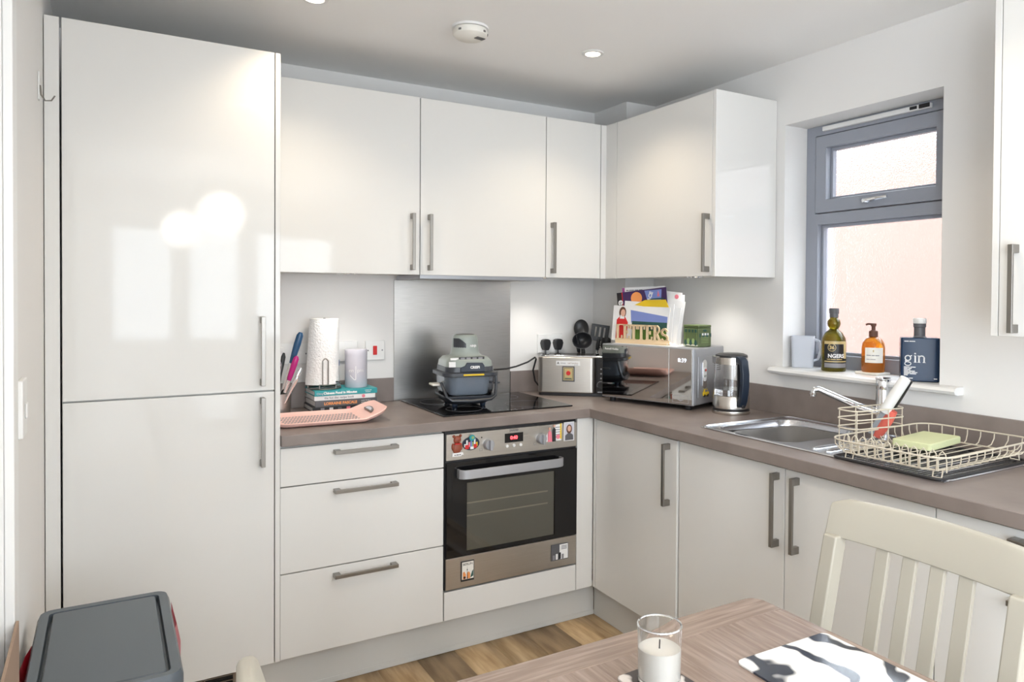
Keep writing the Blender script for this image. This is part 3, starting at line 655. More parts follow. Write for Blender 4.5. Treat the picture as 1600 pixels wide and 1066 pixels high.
B('scraper', -.03, -.004, -.004, .004, .0, .085, 'cloudy', ws, .002); B('black_clip', -.003, .006, -.014, .014, .02, .055, 'black', ws, .002)
lb = thing('black_spatula', 'black handled utensil standing behind the white dish wand', 'utensil', (-.268, -1.722, ZW+.034)); lb.rotation_euler = (R(20), R(22), R(-40))
LA('handle', [(0, .10), (.010, .10), (.012, .16), (.012, .222), (0, .226)], 'black', lb, 14); LA('shaft', [(0, 0), (.004, 0), (.004, .102), (0, .102)], 'chrome', lb, 10)
sg = thing('folded_cloth', 'pale green folded sponge cloth lying in the dish rack', 'cloth', (-.225, -1.87, ZW+.033), R(8))
bm = bmesh.new(); prism(bm, rrect(-.105, .105, -.058, .058, .010), 0, .022, 'xy'); P('cloth_block', bm, 'sponge', sg, .004)

# ------------------------------------------------------------------ window sill things
SZ = 1.1105
j = thing('plastic_jug', 'frosted white plastic jug on the window sill', 'jug', (.055, -1.165, SZ), R(-55))
bm = bmesh.new(); prev = None
for sc, z in ((.86, 0), (.90, .004), (1.0, .128), (.96, .128), (.87, .006)):
    ring = [bm.verts.new((x, y, z)) for x, y in rrect(-.045*sc, .045*sc, -.033*sc, .033*sc, .012, 4)]
    if prev:
        for i in range(len(ring)): bm.faces.new((prev[i], prev[(i+1) % len(ring)], ring[(i+1) % len(ring)], ring[i]))
    else: bm.faces.new(ring)
    prev = ring
bm.faces.new(prev); P('body', bm, 'jug', j, smooth=True)
TU('handle', [(.040, 0, .115), (.062, 0, .108), (.068, 0, .07), (.058, 0, .035), (.040, 0, .028)], .006, 'jug', j, 8)
wbt = thing('whisky_bottle', 'olive glass spirit bottle with dark label and bulbous neck on the sill', 'bottle', (.052, -1.315, SZ), R(-40))
LA('glass', [(0, 0), (.043, 0), (.046, .004), (.046, .110), (.043, .128), (.032, .148), (.020, .158), (.016, .163), (.022, .172), (.025, .184), (.022, .197), (.015, .204), (.015, .215), (0, .215)], 'olive', wbt, 32)
LA('stopper', [(.0165, .208), (.0165, .222), (.0185, .223), (.0185, .240), (.017, .243), (0, .243)], 'greycover', wbt, 24)
bm = bmesh.new(); prism(bm, rrect(-.042, .042, .014, .118, .004), -.0008, .0006)
def subd(bm, n=10):
    bmesh.ops.triangulate(bm, faces=bm.faces); bmesh.ops.subdivide_edges(bm, edges=[e for e in bm.edges if e.calc_length() > .02], cuts=n, use_grid_fill=False)
def WR(name, poly, a0, a1, material, parent, r, ang=0):
    """thin printed patch wrapped on a cylinder: strips along x"""
    xs_ = [p[0] for p in poly]; z0, z1 = min(p[1] for p in poly), max(p[1] for p in poly); bm = bmesh.new(); n = 14; A = []
    for i in range(n+1):
        x = min(xs_)+(max(xs_)-min(xs_))*i/n; A.append([bm.verts.new((x, a, z)) for a in (a0, a1) for z in (z0, z1)])
    for p, q in zip(A, A[1:]):
        for (i, k) in ((0, 1), (1, 3), (3, 2), (2, 0)): bm.faces.new((p[i], p[k], q[k], q[i]))
    bm.faces.new([A[0][i] for i in (0, 1, 3, 2)]); bm.faces.new([A[-1][i] for i in (0, 1, 3, 2)])
    wrapz(bm, r, ang); return P(name, bm, material, parent)
bm.free()
lbm = WR('label_paper', [(-.046, .014), (.046, .118)], -.0010, .0004, 'black', wbt, .046)
def WT(name, body, size, material, parent, r, x, z, ang=0, lift=.0012, bold=0, sx=1):
    b_ = text_bm(body, size, .0003, 'CENTER', bold, sx); bmesh.ops.transform(b_, matrix=T((x, -lift, z)) @ FRONT, verts=b_.verts); wrapz(b_, r, ang); return P(name, b_, material, parent)
WT('lettering', 'NGERS', .020, 'paper', lbm, .046, 0, .054, bold=.0006); WT('lettering', '36', .018, 'gold', lbm, .046, -.016, .087, bold=.0008)
bm = bmesh.new(); tube(bm, [(-.016+.014*math.cos(2*math.pi*q/28), -.0012, .093+.014*math.sin(2*math.pi*q/28)) for q in range(28)], .0013, 4, True); wrapz(bm, .046); P('ring_emblem', bm, 'gold', lbm)
WR('gold_band', [(-.045, .037), (.045, .041)], -.0014, -.0008, 'gold', lbm, .046); WR('gold_panel', [(.030, .05), (.046, .116)], -.0013, -.0008, 'gold', lbm, .046)
WR('silver_band', [(-.045, .016), (.045, .032)], -.0013, -.0008, 'greyprint', lbm, .046); SM(lbm, -.034, .046, (.012, .018, .022), .003, 'gold', -.0014, wrap=.046); WR('gold_top', [(-.045, .106), (.045, .117)], -.0013, -.0008, 'gold', lbm, .046)
tag(PR('stone_coaster', rrect(.045, .125, -1.512, -1.412, .008), SZ, SZ+.008, 'wax', plane='xy', bev=.002), 'pale stone coaster under the amber soap dispenser', 'coaster')
sd = thing('soap_dispenser', 'amber glass pump dispenser with pale label on the sill', 'soap dispenser', (.088, -1.462, SZ+.008), R(-40))
LA('glass', [(0, 0), (.038, 0), (.041, .004), (.041, .090), (.038, .108), (.028, .124), (.014, .131), (.013, .136), (0, .136)], 'amber', sd, 32)
LA('collar', [(.016, .132), (.016, .152), (.011, .155), (.007, .156), (.007, .170), (.010, .171), (.010, .181), (0, .182)], 'hair', sd, 20)
TU('nozzle', [(0, 0, .178), (-.020, -.004, .179), (-.028, -.005, .176)], .004, 'hair', sd, 8)
lb2 = WR('label_paper', [(-.040, .036), (.026, .092)], -.0010, .0004, 'wax', sd, .041)
SM(lb2, -.034, .062, (.016, .010, .014), .003, 'greyprint', -.0014, wrap=.041); SM(lb2, -.012, .076, (.004,), .008, 'gold', -.0014, wrap=.041); SM(lb2, -.034, .048, (.012, .018), .0022, 'greyprint', -.0014, wrap=.041)
gb = thing('gin_bottle', 'square dark blue bottle lettered gin with pale stopper on the sill', 'bottle', (.028, -1.682, SZ), R(-52))
PR('glass', rrect(-.060, .060, -.033, .033, .006), 0, .150, 'gin', gb, 'xy', .004)
LA('neck', [(.024, .149), (.018, .155), (.018, .184), (.0205, .186), (.0205, .197), (0, .198)], 'greycover', gb, 24)
LA('stopper', [(.0205, .198), (.0215, .200), (.0215, .214), (.020, .216), (0, .216)], 'white', gb, 24)
bm = bmesh.new()       # hand drawn serif word
def arc(cx, cz, r, a0, a1, n=10, ry=None): return [(cx+r*math.cos(R(a0+(a1-a0)*k/n)), cz+(ry or r)*math.sin(R(a0+(a1-a0)*k/n))) for k in range(n+1)]
for pts, wd in ((arc(-.038, .080, .0085, 0, 360, 18), .0035), (arc(-.038, .061, .0095, 0, 360, 18, .0065), .0025), ([(-.0445, .0735), (-.046, .069), (-.038, .067), (-.031, .065)], .003), ([(-.031, .086), (-.026, .089)], .003),
                ([(-.0155, .066), (-.0155, .088)], .0045), ([(-.0195, .066), (-.0115, .066)], .002), ([(-.0195, .088), (-.0155, .088)], .002), (arc(-.016, .0955, .0014, 0, 360, 8), .0028),
                ([(-.004, .066), (-.004, .088)], .0045), ([(-.008, .066), (.0, .066)], .002), ([(-.008, .088), (-.004, .088)], .002), (arc(.004, .081, .0078, 180, 0, 10, .007), .0038), ([(.0118, .082), (.0118, .066)], .0045), ([(.0078, .066), (.0158, .066)], .002)):
    ribbon(bm, pts, wd, -.0338, -.0330)
P('lettering', bm, 'paper', gb)
for q, ws_ in enumerate(((.018, .016), (.012, .010), (.020,), (.014, .018), (.022, .018), (.016, .020), (.012,))): SM(gb, -.050, .048-q*.0046, ws_, .0026, 'paper', -.0336)
SM(gb, -.050, .136, (.014, .018), .0026, 'paper', -.0336); SM(gb, -.050, .010, (.014, .012), .0026, 'paper', -.0336); SM(gb, .042, .010, (.010,), .0026, 'paper', -.0336)

# ------------------------------------------------------------------ sockets, switches, hook
def socket(name, label, x0, x1, z0, z1, cat='socket'):
    t = thing(name, label, cat, ((x0+x1)/2, 0, (z0+z1)/2)); B('plate', -(x1-x0)/2, (x1-x0)/2, -.010, -.001, -(z1-z0)/2, (z1-z0)/2, 'white', t, .003); return t
t = socket('cooker_switch', 'white cooker switch plate with red rocker beside the splashback', -1.397, -1.311, 1.104, 1.191, 'switch')
B('rocker', -.010, .008, -.014, -.009, -.020, .020, 'redprint', t, .002)
for x in (-.032, .032): LA('screw', [(.0035, 0), (0, .001)], 'greyprint', t, 10, mtx=T((x, -.0102, 0)) @ Matrix.Rotation(R(90), 4, 'X'))
t = socket('fused_spur', 'white fused spur plate partly behind the pale canister', -1.518, -1.432, 1.104, 1.191, 'switch')
LA('dial', [(.011, 0), (.010, .006), (0, .007)], 'white', t, 20, mtx=T((.004, -.0102, -.006)) @ Matrix.Rotation(R(90), 4, 'X')); LA('screw', [(.0035, 0), (0, .001)], 'greyprint', t, 10, mtx=T((.030, -.0102, 0)) @ Matrix.Rotation(R(90), 4, 'X'))
t = socket('wall_socket', 'white double wall socket behind the cutlery and paper towel', -1.785, -1.640, 1.100, 1.187)
for x in (-.04, .04): B('rocker', x-.007, x+.007, -.014, -.009, .012, .028, 'white', t, .001)
LA('screw', [(.0035, 0), (0, .001)], 'greyprint', t, 10, mtx=T((.060, -.0102, 0)) @ Matrix.Rotation(R(90), 4, 'X'))
t = socket('wall_socket', 'white double wall socket with two black plugs above the toaster', -.521, -.376, 1.106, 1.201)
for x in (-.012, .012): B('rocker', x-.006, x+.006, -.014, -.009, .018, .034, 'white', t, .001)
for i, x in enumerate((-.485, -.412)):
    pg = thing('plug', ('left' if i == 0 else 'right')+' black plug of the pair in the double socket above the toaster', 'plug', (x, -.010, 1.148))
    bm = bmesh.new(); prism(bm, [(-.012, -.028), (.012, -.028), (.020, -.012), (.025, .008), (.020, .024), (.008, .028), (-.008, .028), (-.020, .024), (-.025, .008), (-.020, -.012)], -.030, 0); P('body', bm, 'black', pg, .004)
    TU('cable', [(0, -.015, -.026), (0, -.018, -.06), (.01*(1 if i else -1), -.020, -.14), (.01, -.020, -.20)], .0035, 'black', pg, 8)
sw = thing('light_switch', 'white light switch on the left wall by the tall cabinet', 'switch', (XL, -1.315, 1.155))
B('plate', .001, .012, -.044, .044, -.060, .060, 'white', sw, .003); B('rocker', .011, .017, -.012, .012, -.022, .010, 'white', sw, .003)
hk = thing('wall_hook', 'small wire hook stuck high on the left wall', 'hook', (XL, -.78, 1.935))
B('pad', .0005, .004, -.012, .012, -.02, .055, 'white', hk, .001)
TU('hook', [(.005, 0, .02), (.007, 0, -.005), (.016, 0, -.020), (.030, 0, -.018), (.038, 0, -.004)], .0022, 'handle', hk, 6)

# ------------------------------------------------------------------ left worktop things
tr = thing('draining_tray', 'pink perforated plastic tray with grey edged handle on the worktop', 'tray', (-1.655, -.372, ZW), R(-3))
TW, TD = .205, .135
def trayring(sc, z, r, f=0):
    xm = .125 if f else TW-sc
    pts = rrect(-TW+sc, xm, -TD+sc, TD-sc, r, 6); xi = .09 if f else .115
    pts.insert(21, (xi, -TD+sc)); pts.insert(7, (xi, TD-sc))
    return [(x, y, z+max(0, (x-.12))*(.0 if f else .42)) for x, y in pts]
bm = bmesh.new(); prev = None
for sc, z, r in ((.022, .001, .03), (.006, .006, .045), (0, .016, .05), (.004, .018, .048), (.010, .015, .044), (.026, .008, .03)):
    ring = [bm.verts.new(p) for p in trayring(sc, z, r, sc in (.022, .026))]
    if prev:
        for i in range(len(ring)): bm.faces.new((prev[i], prev[(i+1) % len(ring)], ring[(i+1) % len(ring)], ring[i]))
    else: bm.faces.new(ring)
    prev = ring
bm.faces.new(prev); P('shell', bm, 'pink', tr, smooth=True)
HM = None
for i in range(24):
    for q in range(8):
        x, y = -.165+i*.0116+(q % 2)*.005, -.078+q*.0215
        if HM is None:
            o = B('perforation', -.0036, .0036, -.0052, .0052, 0, .0006, 'greyprint', tr, 0); HM = o.data
        else: o = bpy.data.objects.new('perforation', HM); COL.objects.link(o); o.parent = tr
        o.location = (x, y, .0082)
bm = bmesh.new(); prism(bm, [(x*.022, y*.052) for x, y in [(math.cos(R(a)), math.sin(R(a))) for a in range(-90, 91, 15)]], -.004, .003, 'xy', mtx=T((.153, 0, .0285)) @ Matrix.Rotation(R(-29), 4, 'Y')); hg = P('handle_grip', bm, 'greyrub', tr, .001)
bm = bmesh.new(); prism(bm, [(x*.013, y*.038) for x, y in [(math.cos(R(a)), math.sin(R(a))) for a in range(-90, 91, 15)]], .002, .0036, 'xy', mtx=T((.156, 0, .0305)) @ Matrix.Rotation(R(-29), 4, 'Y')); P('handle_opening', bm, 'lilac', hg)
# books
bks = (('cookbook', 'black spined cookbook at the bottom of the book stack', 'black', 'HAIRY DIETERS', 'paper', .021, .262, .168, -.6),
       ('cookbook', 'dark grey cookbook with orange LORRAINE PASCALE lettering in the book stack', 'greycover', 'LORRAINE PASCALE', 'orange', .025, .256, .172, .8),
       ('cookbook', 'white spined fast diet recipe book in the book stack', 'paper', 'the fast diet recipe book', 'greyprint', .018, .250, .165, -.5),
       ('cookbook', 'teal spined Chinese Food in Minutes book on top of the book stack', 'teal', 'Chinese Food in Minutes', 'paper', .021, .258, .170, .3))
z = ZW+.0005
for i, (nm, lab, cm, txt, tm, h, L, dp, rot) in enumerate(bks):
    t = thing(nm, lab, 'book', (-1.532+(i % 2)*.003, -.098, z), R(rot), group='stack of cookbooks'); z += h+.0005
    cells('cover', [-L/2, L/2], [0, .002, h-.002, h], lambda u, v: not (.002 < v < h-.002), -dp/2+.003, dp/2, 'xz', cm, t)
    B('spine', -L/2, L/2, -dp/2, -dp/2+.003, 0, h, cm, t, .0008); B('pages', -L/2+.004, L/2-.004, -dp/2+.003, dp/2-.004, .0022, h-.0022, 'paper', t, 0)
    big = i == 1
    if i: TX('lettering', txt, .015 if big else (.0135 if i == 3 else .012), tm, t, T((-.025 if i else -.06, -dp/2-.0002, h*.30)), bold=.0006 if i in (1, 3) else .0002)
    if i == 3: TX('lettering', "Ching's", .011, 'lilac', t, T((-.105, -dp/2-.0002, h*.3))); TX('lettering', 'CHING-HE', .006, 'paper', t, T((.09, -dp/2-.0002, h*.56))); TX('lettering', 'HUANG', .006, 'paper', t, T((.09, -dp/2-.0002, h*.25)))
    if i == 2: PR('round_badge', circ(.075, h*.5, .007, 16), -dp/2-.0006, -dp/2+.001, 'pinkfilm', t)
    if i == 1: TX('lettering', 'HOW TO BE A', .006, 'paper', t, T((.08, -dp/2-.0002, h*.56))); TX('lettering', 'BETTER COOK', .006, 'paper', t, T((.08, -dp/2-.0002, h*.25)))
    if i == 0:
        for q in range(4): B('spine_block', -.10+q*.035, -.085+q*.035, -dp/2-.0005, -dp/2+.001, .004, h-.004, ('greyprint', 'paper', 'greycover', 'pinkfilm')[q], t, 0)
ZBK = z
pt = thing('paper_towel_roll', 'white kitchen paper roll on a grey wire stand on the books', 'paper towel', (-1.598, -.098, ZBK))
bm = bmesh.new(); n = 48
prof = ((.056, .032), (.058, .034), (.058, .288), (.056, .290), (.021, .290), (.021, .260))
lathe(bm, prof, n); P('roll', bm, 'towel', pt, smooth=True)
bm = bmesh.new(); A = []
for i in range(15):
    a = R(-170+i*8); rr = .0592+.004*max(0, (7-i)/7)**2; A.append(((rr+.014*max(0, (9-i)/9))*math.cos(a), (rr+.014*max(0, (9-i)/9))*math.sin(a), rr*math.cos(a), rr*math.sin(a)))
for p, q in zip(A, A[1:]):
    v = [bm.verts.new(c) for c in ((p[0]*1.06, p[1]*1.06, .020), (q[0]*1.06, q[1]*1.06, .020), (q[2], q[3], .284), (p[2], p[3], .284))]; bm.faces.new(v)
bmesh.ops.remove_doubles(bm, verts=bm.verts, dist=.0002); bmesh.ops.solidify(bm, geom=bm.faces[:], thickness=.0008); P('loose_sheet', bm, 'towel', pt, smooth=True)
TU('base_ring', [(.066*math.cos(2*math.pi*q/36), .066*math.sin(2*math.pi*q/36), .003) for q in range(36)], .003, 'handle', pt, 6, True)
TU('upper_ring', [(.066*math.cos(2*math.pi*q/36), .066*math.sin(2*math.pi*q/36), .020) for q in range(36)], .0025, 'handle', pt, 6, True)
for a in range(0, 360, 60): TU('strut', [(.066*math.cos(R(a)), .066*math.sin(R(a)), .003), (.066*math.cos(R(a)), .066*math.sin(R(a)), .020)], .0025, 'handle', pt, 6)
B('floor_bar', -.066, .066, -.003, .003, .001, .005, 'handle', pt, .001)
TU('centre_rod', [(0, 0, .003), (0, 0, .292)], .005, 'handle', pt, 8)
aR = R(-100); TU('tension_arm', [(.066*math.cos(aR-.16), .066*math.sin(aR-.16), .02)]+[(.068*math.cos(aR-.16+.32*k/8), .068*math.sin(aR-.16+.32*k/8), .118+.010*math.sin(math.pi*k/8)) for k in range(9)]+[(.066*math.cos(aR+.16), .066*math.sin(aR+.16), .02)], .0026, 'handle', pt, 6)
cn = thing('canister', 'pale lilac lidded canister standing on the books', 'canister', (-1.468, -.108, ZBK), R(-20))
LA('body', [(0, 0), (.044, 0), (.0455, .002), (.0455, .136), (0, .136)], 'lilac', cn, 36); LA('lid', [(.0462, .136), (.0462, .156), (.0445, .159), (0, .160)], 'lilac', cn, 36)
bm = bmesh.new(); ribbon(bm, [(-.022, .052), (-.004, .034), (.002, .034), (.002, .090)], .0025, -.0008, .0004); bmesh.ops.subdivide_edges(bm, edges=bm.edges[:], cuts=1); wrapz(bm, .0455); P('tick_mark', bm, 'paper', cn)
WT('lettering', 'en', .022, 'paper', cn, .0455, -.017, .066); WT('lettering', 'pm', .022, 'paper', cn, .0455, .021, .066)
bc = thing('blue_capped_bottle', 'small bottle with a blue cap behind the paper towel and canister', 'bottle', (-1.515, -.030, ZW))
bc.location = (-1.533, -.030, ZBK); LA('body', [(0, 0), (.014, 0), (.015, .003), (.015, .085), (0, .086)], 'white', bc, 18); LA('cap', [(.0155, .086), (.0155, .110), (0, .112)], 'blueink', bc, 18)
cc = thing('cutlery_holder', 'low steel cutlery holder beside the tall cabinet panel', 'cutlery holder', (-1.79, -.15, ZW))
LA('cup', [(0, .002), (.046, .002), (.048, .06), (.050, .085), (.048, .085), (.045, .06), (.043, .006), (0, .006)], 'steel', cc, 28, sx=1, sy=1); LA('base', [(.052, 0), (.052, .003), (.046, .004), (0, .004)], 'black', cc, 28)
def leaning(name, label, x, y, z, tx, ty, parts):
    t = thing(name, label, 'utensil', (x, y, z), group='cutlery in the steel holder'); t.rotation_euler = (tx, ty, 0)
    for nm, prof, mm in parts: LA(nm, prof, mm, t, 14, sy=.7)
    return t
leaning('kitchen_knife', 'knife with navy blue handle standing in the cutlery holder', -1.797, -.155, ZW+.012, R(6), R(15), (('blade', [(0, 0), (.008, .01), (.010, .20), (0, .201)], 'chrome'), ('handle', [(0, .195), (.009, .195), (.011, .22), (.014, .28), (.013, .315), (.007, .327), (0, .328)], 'blue')))
leaning('kitchen_knife', 'knife with magenta handle standing in the cutlery holder', -1.795, -.172, ZW+.010, R(8), R(16), (('blade', [(0, 0), (.007, .01), (.008, .14), (0, .141)], 'chrome'), ('handle', [(0, .135), (.008, .135), (.010, .155), (.012, .20), (.011, .225), (.005, .235), (0, .236)], 'magenta')))
for i, (x, y, tx, ty, L, lab) in enumerate(((-1.81, -.165, 10, 4, .21, 'steel fork with plain handle in the cutlery holder'), (-1.785, -.145, 0, 26, .19, 'steel spoon leaning furthest out of the cutlery holder'), (-1.80, -.135, -4, 9, .235, 'steel butter knife with black handle in the cutlery holder'), (-1.79, -.182, 14, 22, .16, 'small steel teaspoon leaning at the front of the cutlery holder'))):
    leaning('cutlery_piece', lab, x, y, ZW+.010, R(tx), R(ty), (('stem', [(0, 0), (.004, .002), (.0045, L*.6), (.008, L*.8), (.009, L*.93), (.004, L), (0, L+.001)], 'chrome' if i != 2 else 'black'),))

# ------------------------------------------------------------------ air fryer on hob
af = thing('air_fryer', 'compact sage grey air fryer with glass bowl standing on the hob', 'air fryer', (-1.045, -.285, ZW+.006), R(-8))
def rbox(name, rings, material, parent, capb=True, capt=True, n=7):
    bm = bmesh.new(); prev = None
    for (w2, d2, r, z) in rings:
        ring = [bm.verts.new((x, y, z)) for x, y in rrect(-w2, w2, -d2, d2, r, n)]
        if prev:
            for i in range(len(ring)): bm.faces.new((prev[i], prev[(i+1) % len(ring)], ring[(i+1) % len(ring)], ring[i]))
        elif capb: bm.faces.new(ring)
        prev = ring
    if capt: bm.faces.new(prev)
    return P(name, bm, material, parent, smooth=True)
rbox('glass_bowl', [(.080, .080, .04, .024), (.098, .098, .045, .036), (.106, .106, .045, .075), (.110, .110, .045, .132), (.107, .107, .043, .132), (.103, .103, .043, .075), (.094, .094, .04, .046), (.078, .078, .035, .035)], 'smoked', af)
rbox('crisper_basket', [(.080, .080, .035, .046), (.086, .086, .035, .050), (.092, .092, .035, .128)], 'cloudy', af)
cr2 = rbox('cradle', [(.078, .078, .035, .012), (.100, .100, .045, .026), (.112, .112, .047, .042), (.112, .112, .047, .050), (.102, .102, .045, .044), (.080, .080, .035, .029)], 'charcoal', af)
TU('cradle_band', [(-.116, -.045, .100), (-.114, -.075, .080), (-.106, -.098, .048), (-.085, -.107, .033), (0, -.110, .029), (.085, -.107, .033), (.106, -.098, .046), (.114, -.085, .08), (.116, -.075, .130)], .0065, 'charcoal', af, 8)
for sx in (-1, 1):
    B('side_grip', sx*.112-.004 if sx > 0 else -.150, .150 if sx > 0 else -.108, -.035, .035, .088, .096, 'wax' if sx < 0 else 'charcoal', af, .003)
    for sy in (-1, 1): LA('foot', [(.010, 0), (.012, .006), (.012, .018), (0, .020)], 'navy', af, 14, mtx=T((sx*.062, sy*.062, 0)))
rbox('rim', [(.114, .114, .045, .130), (.122, .122, .048, .133), (.122, .122, .048, .146), (.112, .112, .045, .150)], 'charcoal', af)
rbox('lid_band', [(.107, .107, .045, .148), (.105, .105, .045, .170), (.098, .098, .043, .174)], 'charcoal', af)
rbox('lid', [(.104, .104, .045, .166), (.100, .100, .045, .192), (.088, .088, .045, .208), (.062, .062, .05, .216), (.055, .055, .05, .219)], 'sage', af)
hd2 = LA('motor_head', [(.074, .212), (.064, .220), (.059, .236), (.055, .284), (.052, .296), (.044, .303), (.040, .301), (0, .300)], 'sage', af, 36)
LA('top_vent', [(.040, .3015), (.038, .304), (0, .303)], 'greyrub', hd2, 30)
bm = bmesh.new()
for i in range(13):
    a = R(196+i*5.2); 
    if i: 
        b_ = R(196+(i-1)*5.2); rr = .0578; zt = lambda k: .288-.022*max(0, (k-6)/6)**1.3; zb = .235
        v = [bm.verts.new((rr*math.cos(q), rr*math.sin(q), zz)) for q, zz in ((b_, zb), (a, zb), (a, zt(i)), (b_, zt(i-1)))]; bm.faces.new(v)
bmesh.ops.remove_doubles(bm, verts=bm.verts, dist=.0001); bmesh.ops.solidify(bm, geom=bm.faces[:], thickness=.001); P('grip_inset', bm, 'charcoal', hd2, smooth=True)
WT('lettering', 'NINJA', .0125, 'paper', hd2, .0572, .022, .252, bold=.0006)
PR('front_latch', [(-.052, .150), (.056, .150), (.054, .176), (.046, .188), (-.022, .190), (-.030, .176), (-.050, .170)], -.110, -.098, 'navy', af, 'xz', .003)
TX('lettering', 'CRISPi', .015, 'paper', af, T((.012, -.1103, .165)), bold=.0008)
B('yellow_tab', -.042, .048, -.127, -.118, .136, .143, 'yellow', af, .002)
B('sticker', -.098, -.070, -.1025, -.098, .172, .194, 'paper', af, 0, mtx=None)
pan = B('control_strip', -.052, .058, -.092, -.086, .201, .212, 'black', af, 0, mtx=T((0, -.0, 0)))
for q in range(4): B('control_key', -.046+q*.026, -.028+q*.026, -.093, -.0915, .203, .210, 'greyprint', pan, 0)
B('white_strip', -.088, -.054, -.090, -.084, .200, .209, 'paper', af, 0)
tag(TU('power_cable', [(-.930, -.245, 1.062), (-.88, -.235, 1.060), (-.80, -.205, 1.058), (-.72, -.15, 1.060), (-.64, -.12, 1.075), (-.595, -.11, 1.095), (-.580, -.095, 1.085), (-.585, -.075, 1.03), (-.565, -.06, .975), (-.54, -.05, .95)], .0042, 'black', None, 8), 'black power cable running from the air fryer to behind the toaster', 'cable')

# ------------------------------------------------------------------ toaster
def fl_root(name, label, cat, x, y, a, w, d, z, group=None):
    ex, ey = Vector((math.cos(a), math.sin(a))), Vector((-math.sin(a), math.cos(a))); c = Vector((x, y))+ex*w/2+ey*d/2
    return thing(name, label, cat, (c.x, c.y, z), a, group)
TWD, TDP = .335, .165
to = fl_root('toaster', 'long brushed steel toaster with black control end by the wall', 'toaster', -.603, -.150, R(-40), TWD, TDP, ZW)
PR('base', rrect(-TWD/2+.004, TWD/2-.004, -TDP/2+.003, TDP/2-.003, .02), .0, .016, 'black', to, 'xy', .002)
PR('steel_shell', rrect(-TWD/2, TWD/2-.055, -TDP/2, TDP/2, .026, 8), .014, .186, 'steelh', to, 'xy', .006)
PR('control_end', rrect(TWD/2-.057, TWD/2, -TDP/2+.001, TDP/2-.001, .012), .012, .183, 'black', to, 'xy', .004)
PR('top_plate', rrect(-TWD/2+.008, TWD/2-.01, -TDP/2+.008, TDP/2-.008, .02), .184, .194, 'chrome', to, 'xy', .003)
for y in (-.032, .032): B('slot', -TWD/2+.04, TWD/2-.075, y-.015, y+.015, .1935, .1945, 'darkhole', to, 0)
xk = TWD/2-.030
kd = LA('dial', [(.016, 0), (.016, .012), (.014, .015), (0, .015)], 'black', to, 24, mtx=T((xk, -TDP/2+.001, .055)) @ Matrix.Rotation(R(90), 4, 'X'))
TU('dial_ring', [(xk+.019*math.cos(R(a)), -TDP/2, .055+.019*math.sin(R(a))) for a in range(-30, 215, 12)], .0009, 'silver', to, 5)
for q in range(3): LA('button', [(.004, 0), (.0035, .002), (0, .002)], 'silver', to, 12, mtx=T((xk, -TDP/2+.001, .132-q*.022)) @ Matrix.Rotation(R(90), 4, 'X'))
B('maker_plate', xk-.016, xk+.016, -TDP/2-.0005, -TDP/2+.002, .020, .025, 'silver', to, 0)
t = thing('sticker', 'white lettered sticker on the front of the toaster', 'sticker', (-.06, 0, 0)); t.parent = None
def on(root, x, y, z): return root.matrix_basis @ Vector((x, y, z))
bpy.context.view_layer.update()
mt_ = T(to.location) @ Matrix.Rotation(R(-40), 4, 'Z')
t.location = mt_ @ Vector((-.020, -TDP/2, .158)); t.rotation_euler = (0, 0, R(-40))
B('paper', -.058, .058, -.0012, -.0002, -.012, .010, 'paper', t, 0); TX('lettering', 'A', .015, 'greycover', t, T((-.048, -.0013, -.006)), bold=.0006); TX('lettering', 'simas', .0115, 'greyprint', t, T((-.024, -.0013, -.004))); TX('lettering', 'rail london', .0115, 'card', t, T((.023, -.0013, -.004))); SM(t, .030, -.0095, (.006, .010), .0022, 'greyprint', -.0016)
t = thing('tile_magnet', 'small framed picture magnet with red emblem on the front of the toaster', 'magnet', mt_ @ Vector((-.018, -TDP/2, .106)), R(-40))
B('frame', -.030, .030, -.005, -.0002, -.037, .037, 'greycover', t, .001); B('print', -.024, .024, -.0058, -.004, -.030, .031, 'gold', t, 0)
cells('inner_border', [-.021, -.019, .019, .021], [-.027, -.025, .026, .028], lambda u, v: not (abs(u) < .019 and -.025 < v < .026), -.0062, -.0055, 'xz', 'darkgreen', t)
PR('emblem', circ(0, .004, .011, 9), -.0066, -.005, 'redprint', t); PR('emblem_tail', [(-.004, .014), (.004, .014), (0, .022)], -.0066, -.005, 'orange', t); B('caption', -.016, .016, -.0064, -.005, -.023, -.019, 'darkgreen', t, 0)

# ------------------------------------------------------------------ utensil pot
up_ = thing('utensil_pot', 'steel utensil pot behind the toaster', 'pot', (-.272, -.098, ZW))
LA('pot', [(0, 0), (.050, 0), (.051, .003), (.051, .150), (.049, .150), (.048, .004), (0, .004)], 'steel', up_, 30)
def utensil(name, label, x, y, tx, ty, rz, head, L=.20):
    t = thing(name, label, 'utensil', (-.272+x, -.098+y, ZW+.006), group='black kitchen utensils in the steel pot'); t.rotation_euler = (R(tx), R(ty), R(rz)); t.scale = (1.2, 1.2, 1.0)
    LA('steel_handle', [(0, 0), (.007, .001), (.006, L), (0, L)], 'chrome', t, 10); LA('black_neck', [(0, L-.005), (.007, L-.005), (.009, L+.02), (.007, L+.055), (0, L+.056)], 'black', t, 10)
    for o in head(L+.04): o.parent = t
    return t
def ladle(z): return [LA('bowl', [(0, -.03), (.025, -.024), (.038, -.005), (.042, .012), (.040, .012), (.034, -.003), (.022, -.019), (0, -.025)], 'black', None, 26, mtx=T((0, -.012, z+.045)) @ Matrix.Rotation(R(78), 4, 'X'))]
def spoonh(z): return [LA('bowl', [(0, -.012), (.022, -.009), (.032, 0), (.030, .001), (.02, -.006), (0, -.008)], 'black', None, 24, mtx=T((0, 0, z+.045)) @ Matrix.Rotation(R(82), 4, 'X') @ Matrix.Diagonal((1, 1.5, 1, 1)))]
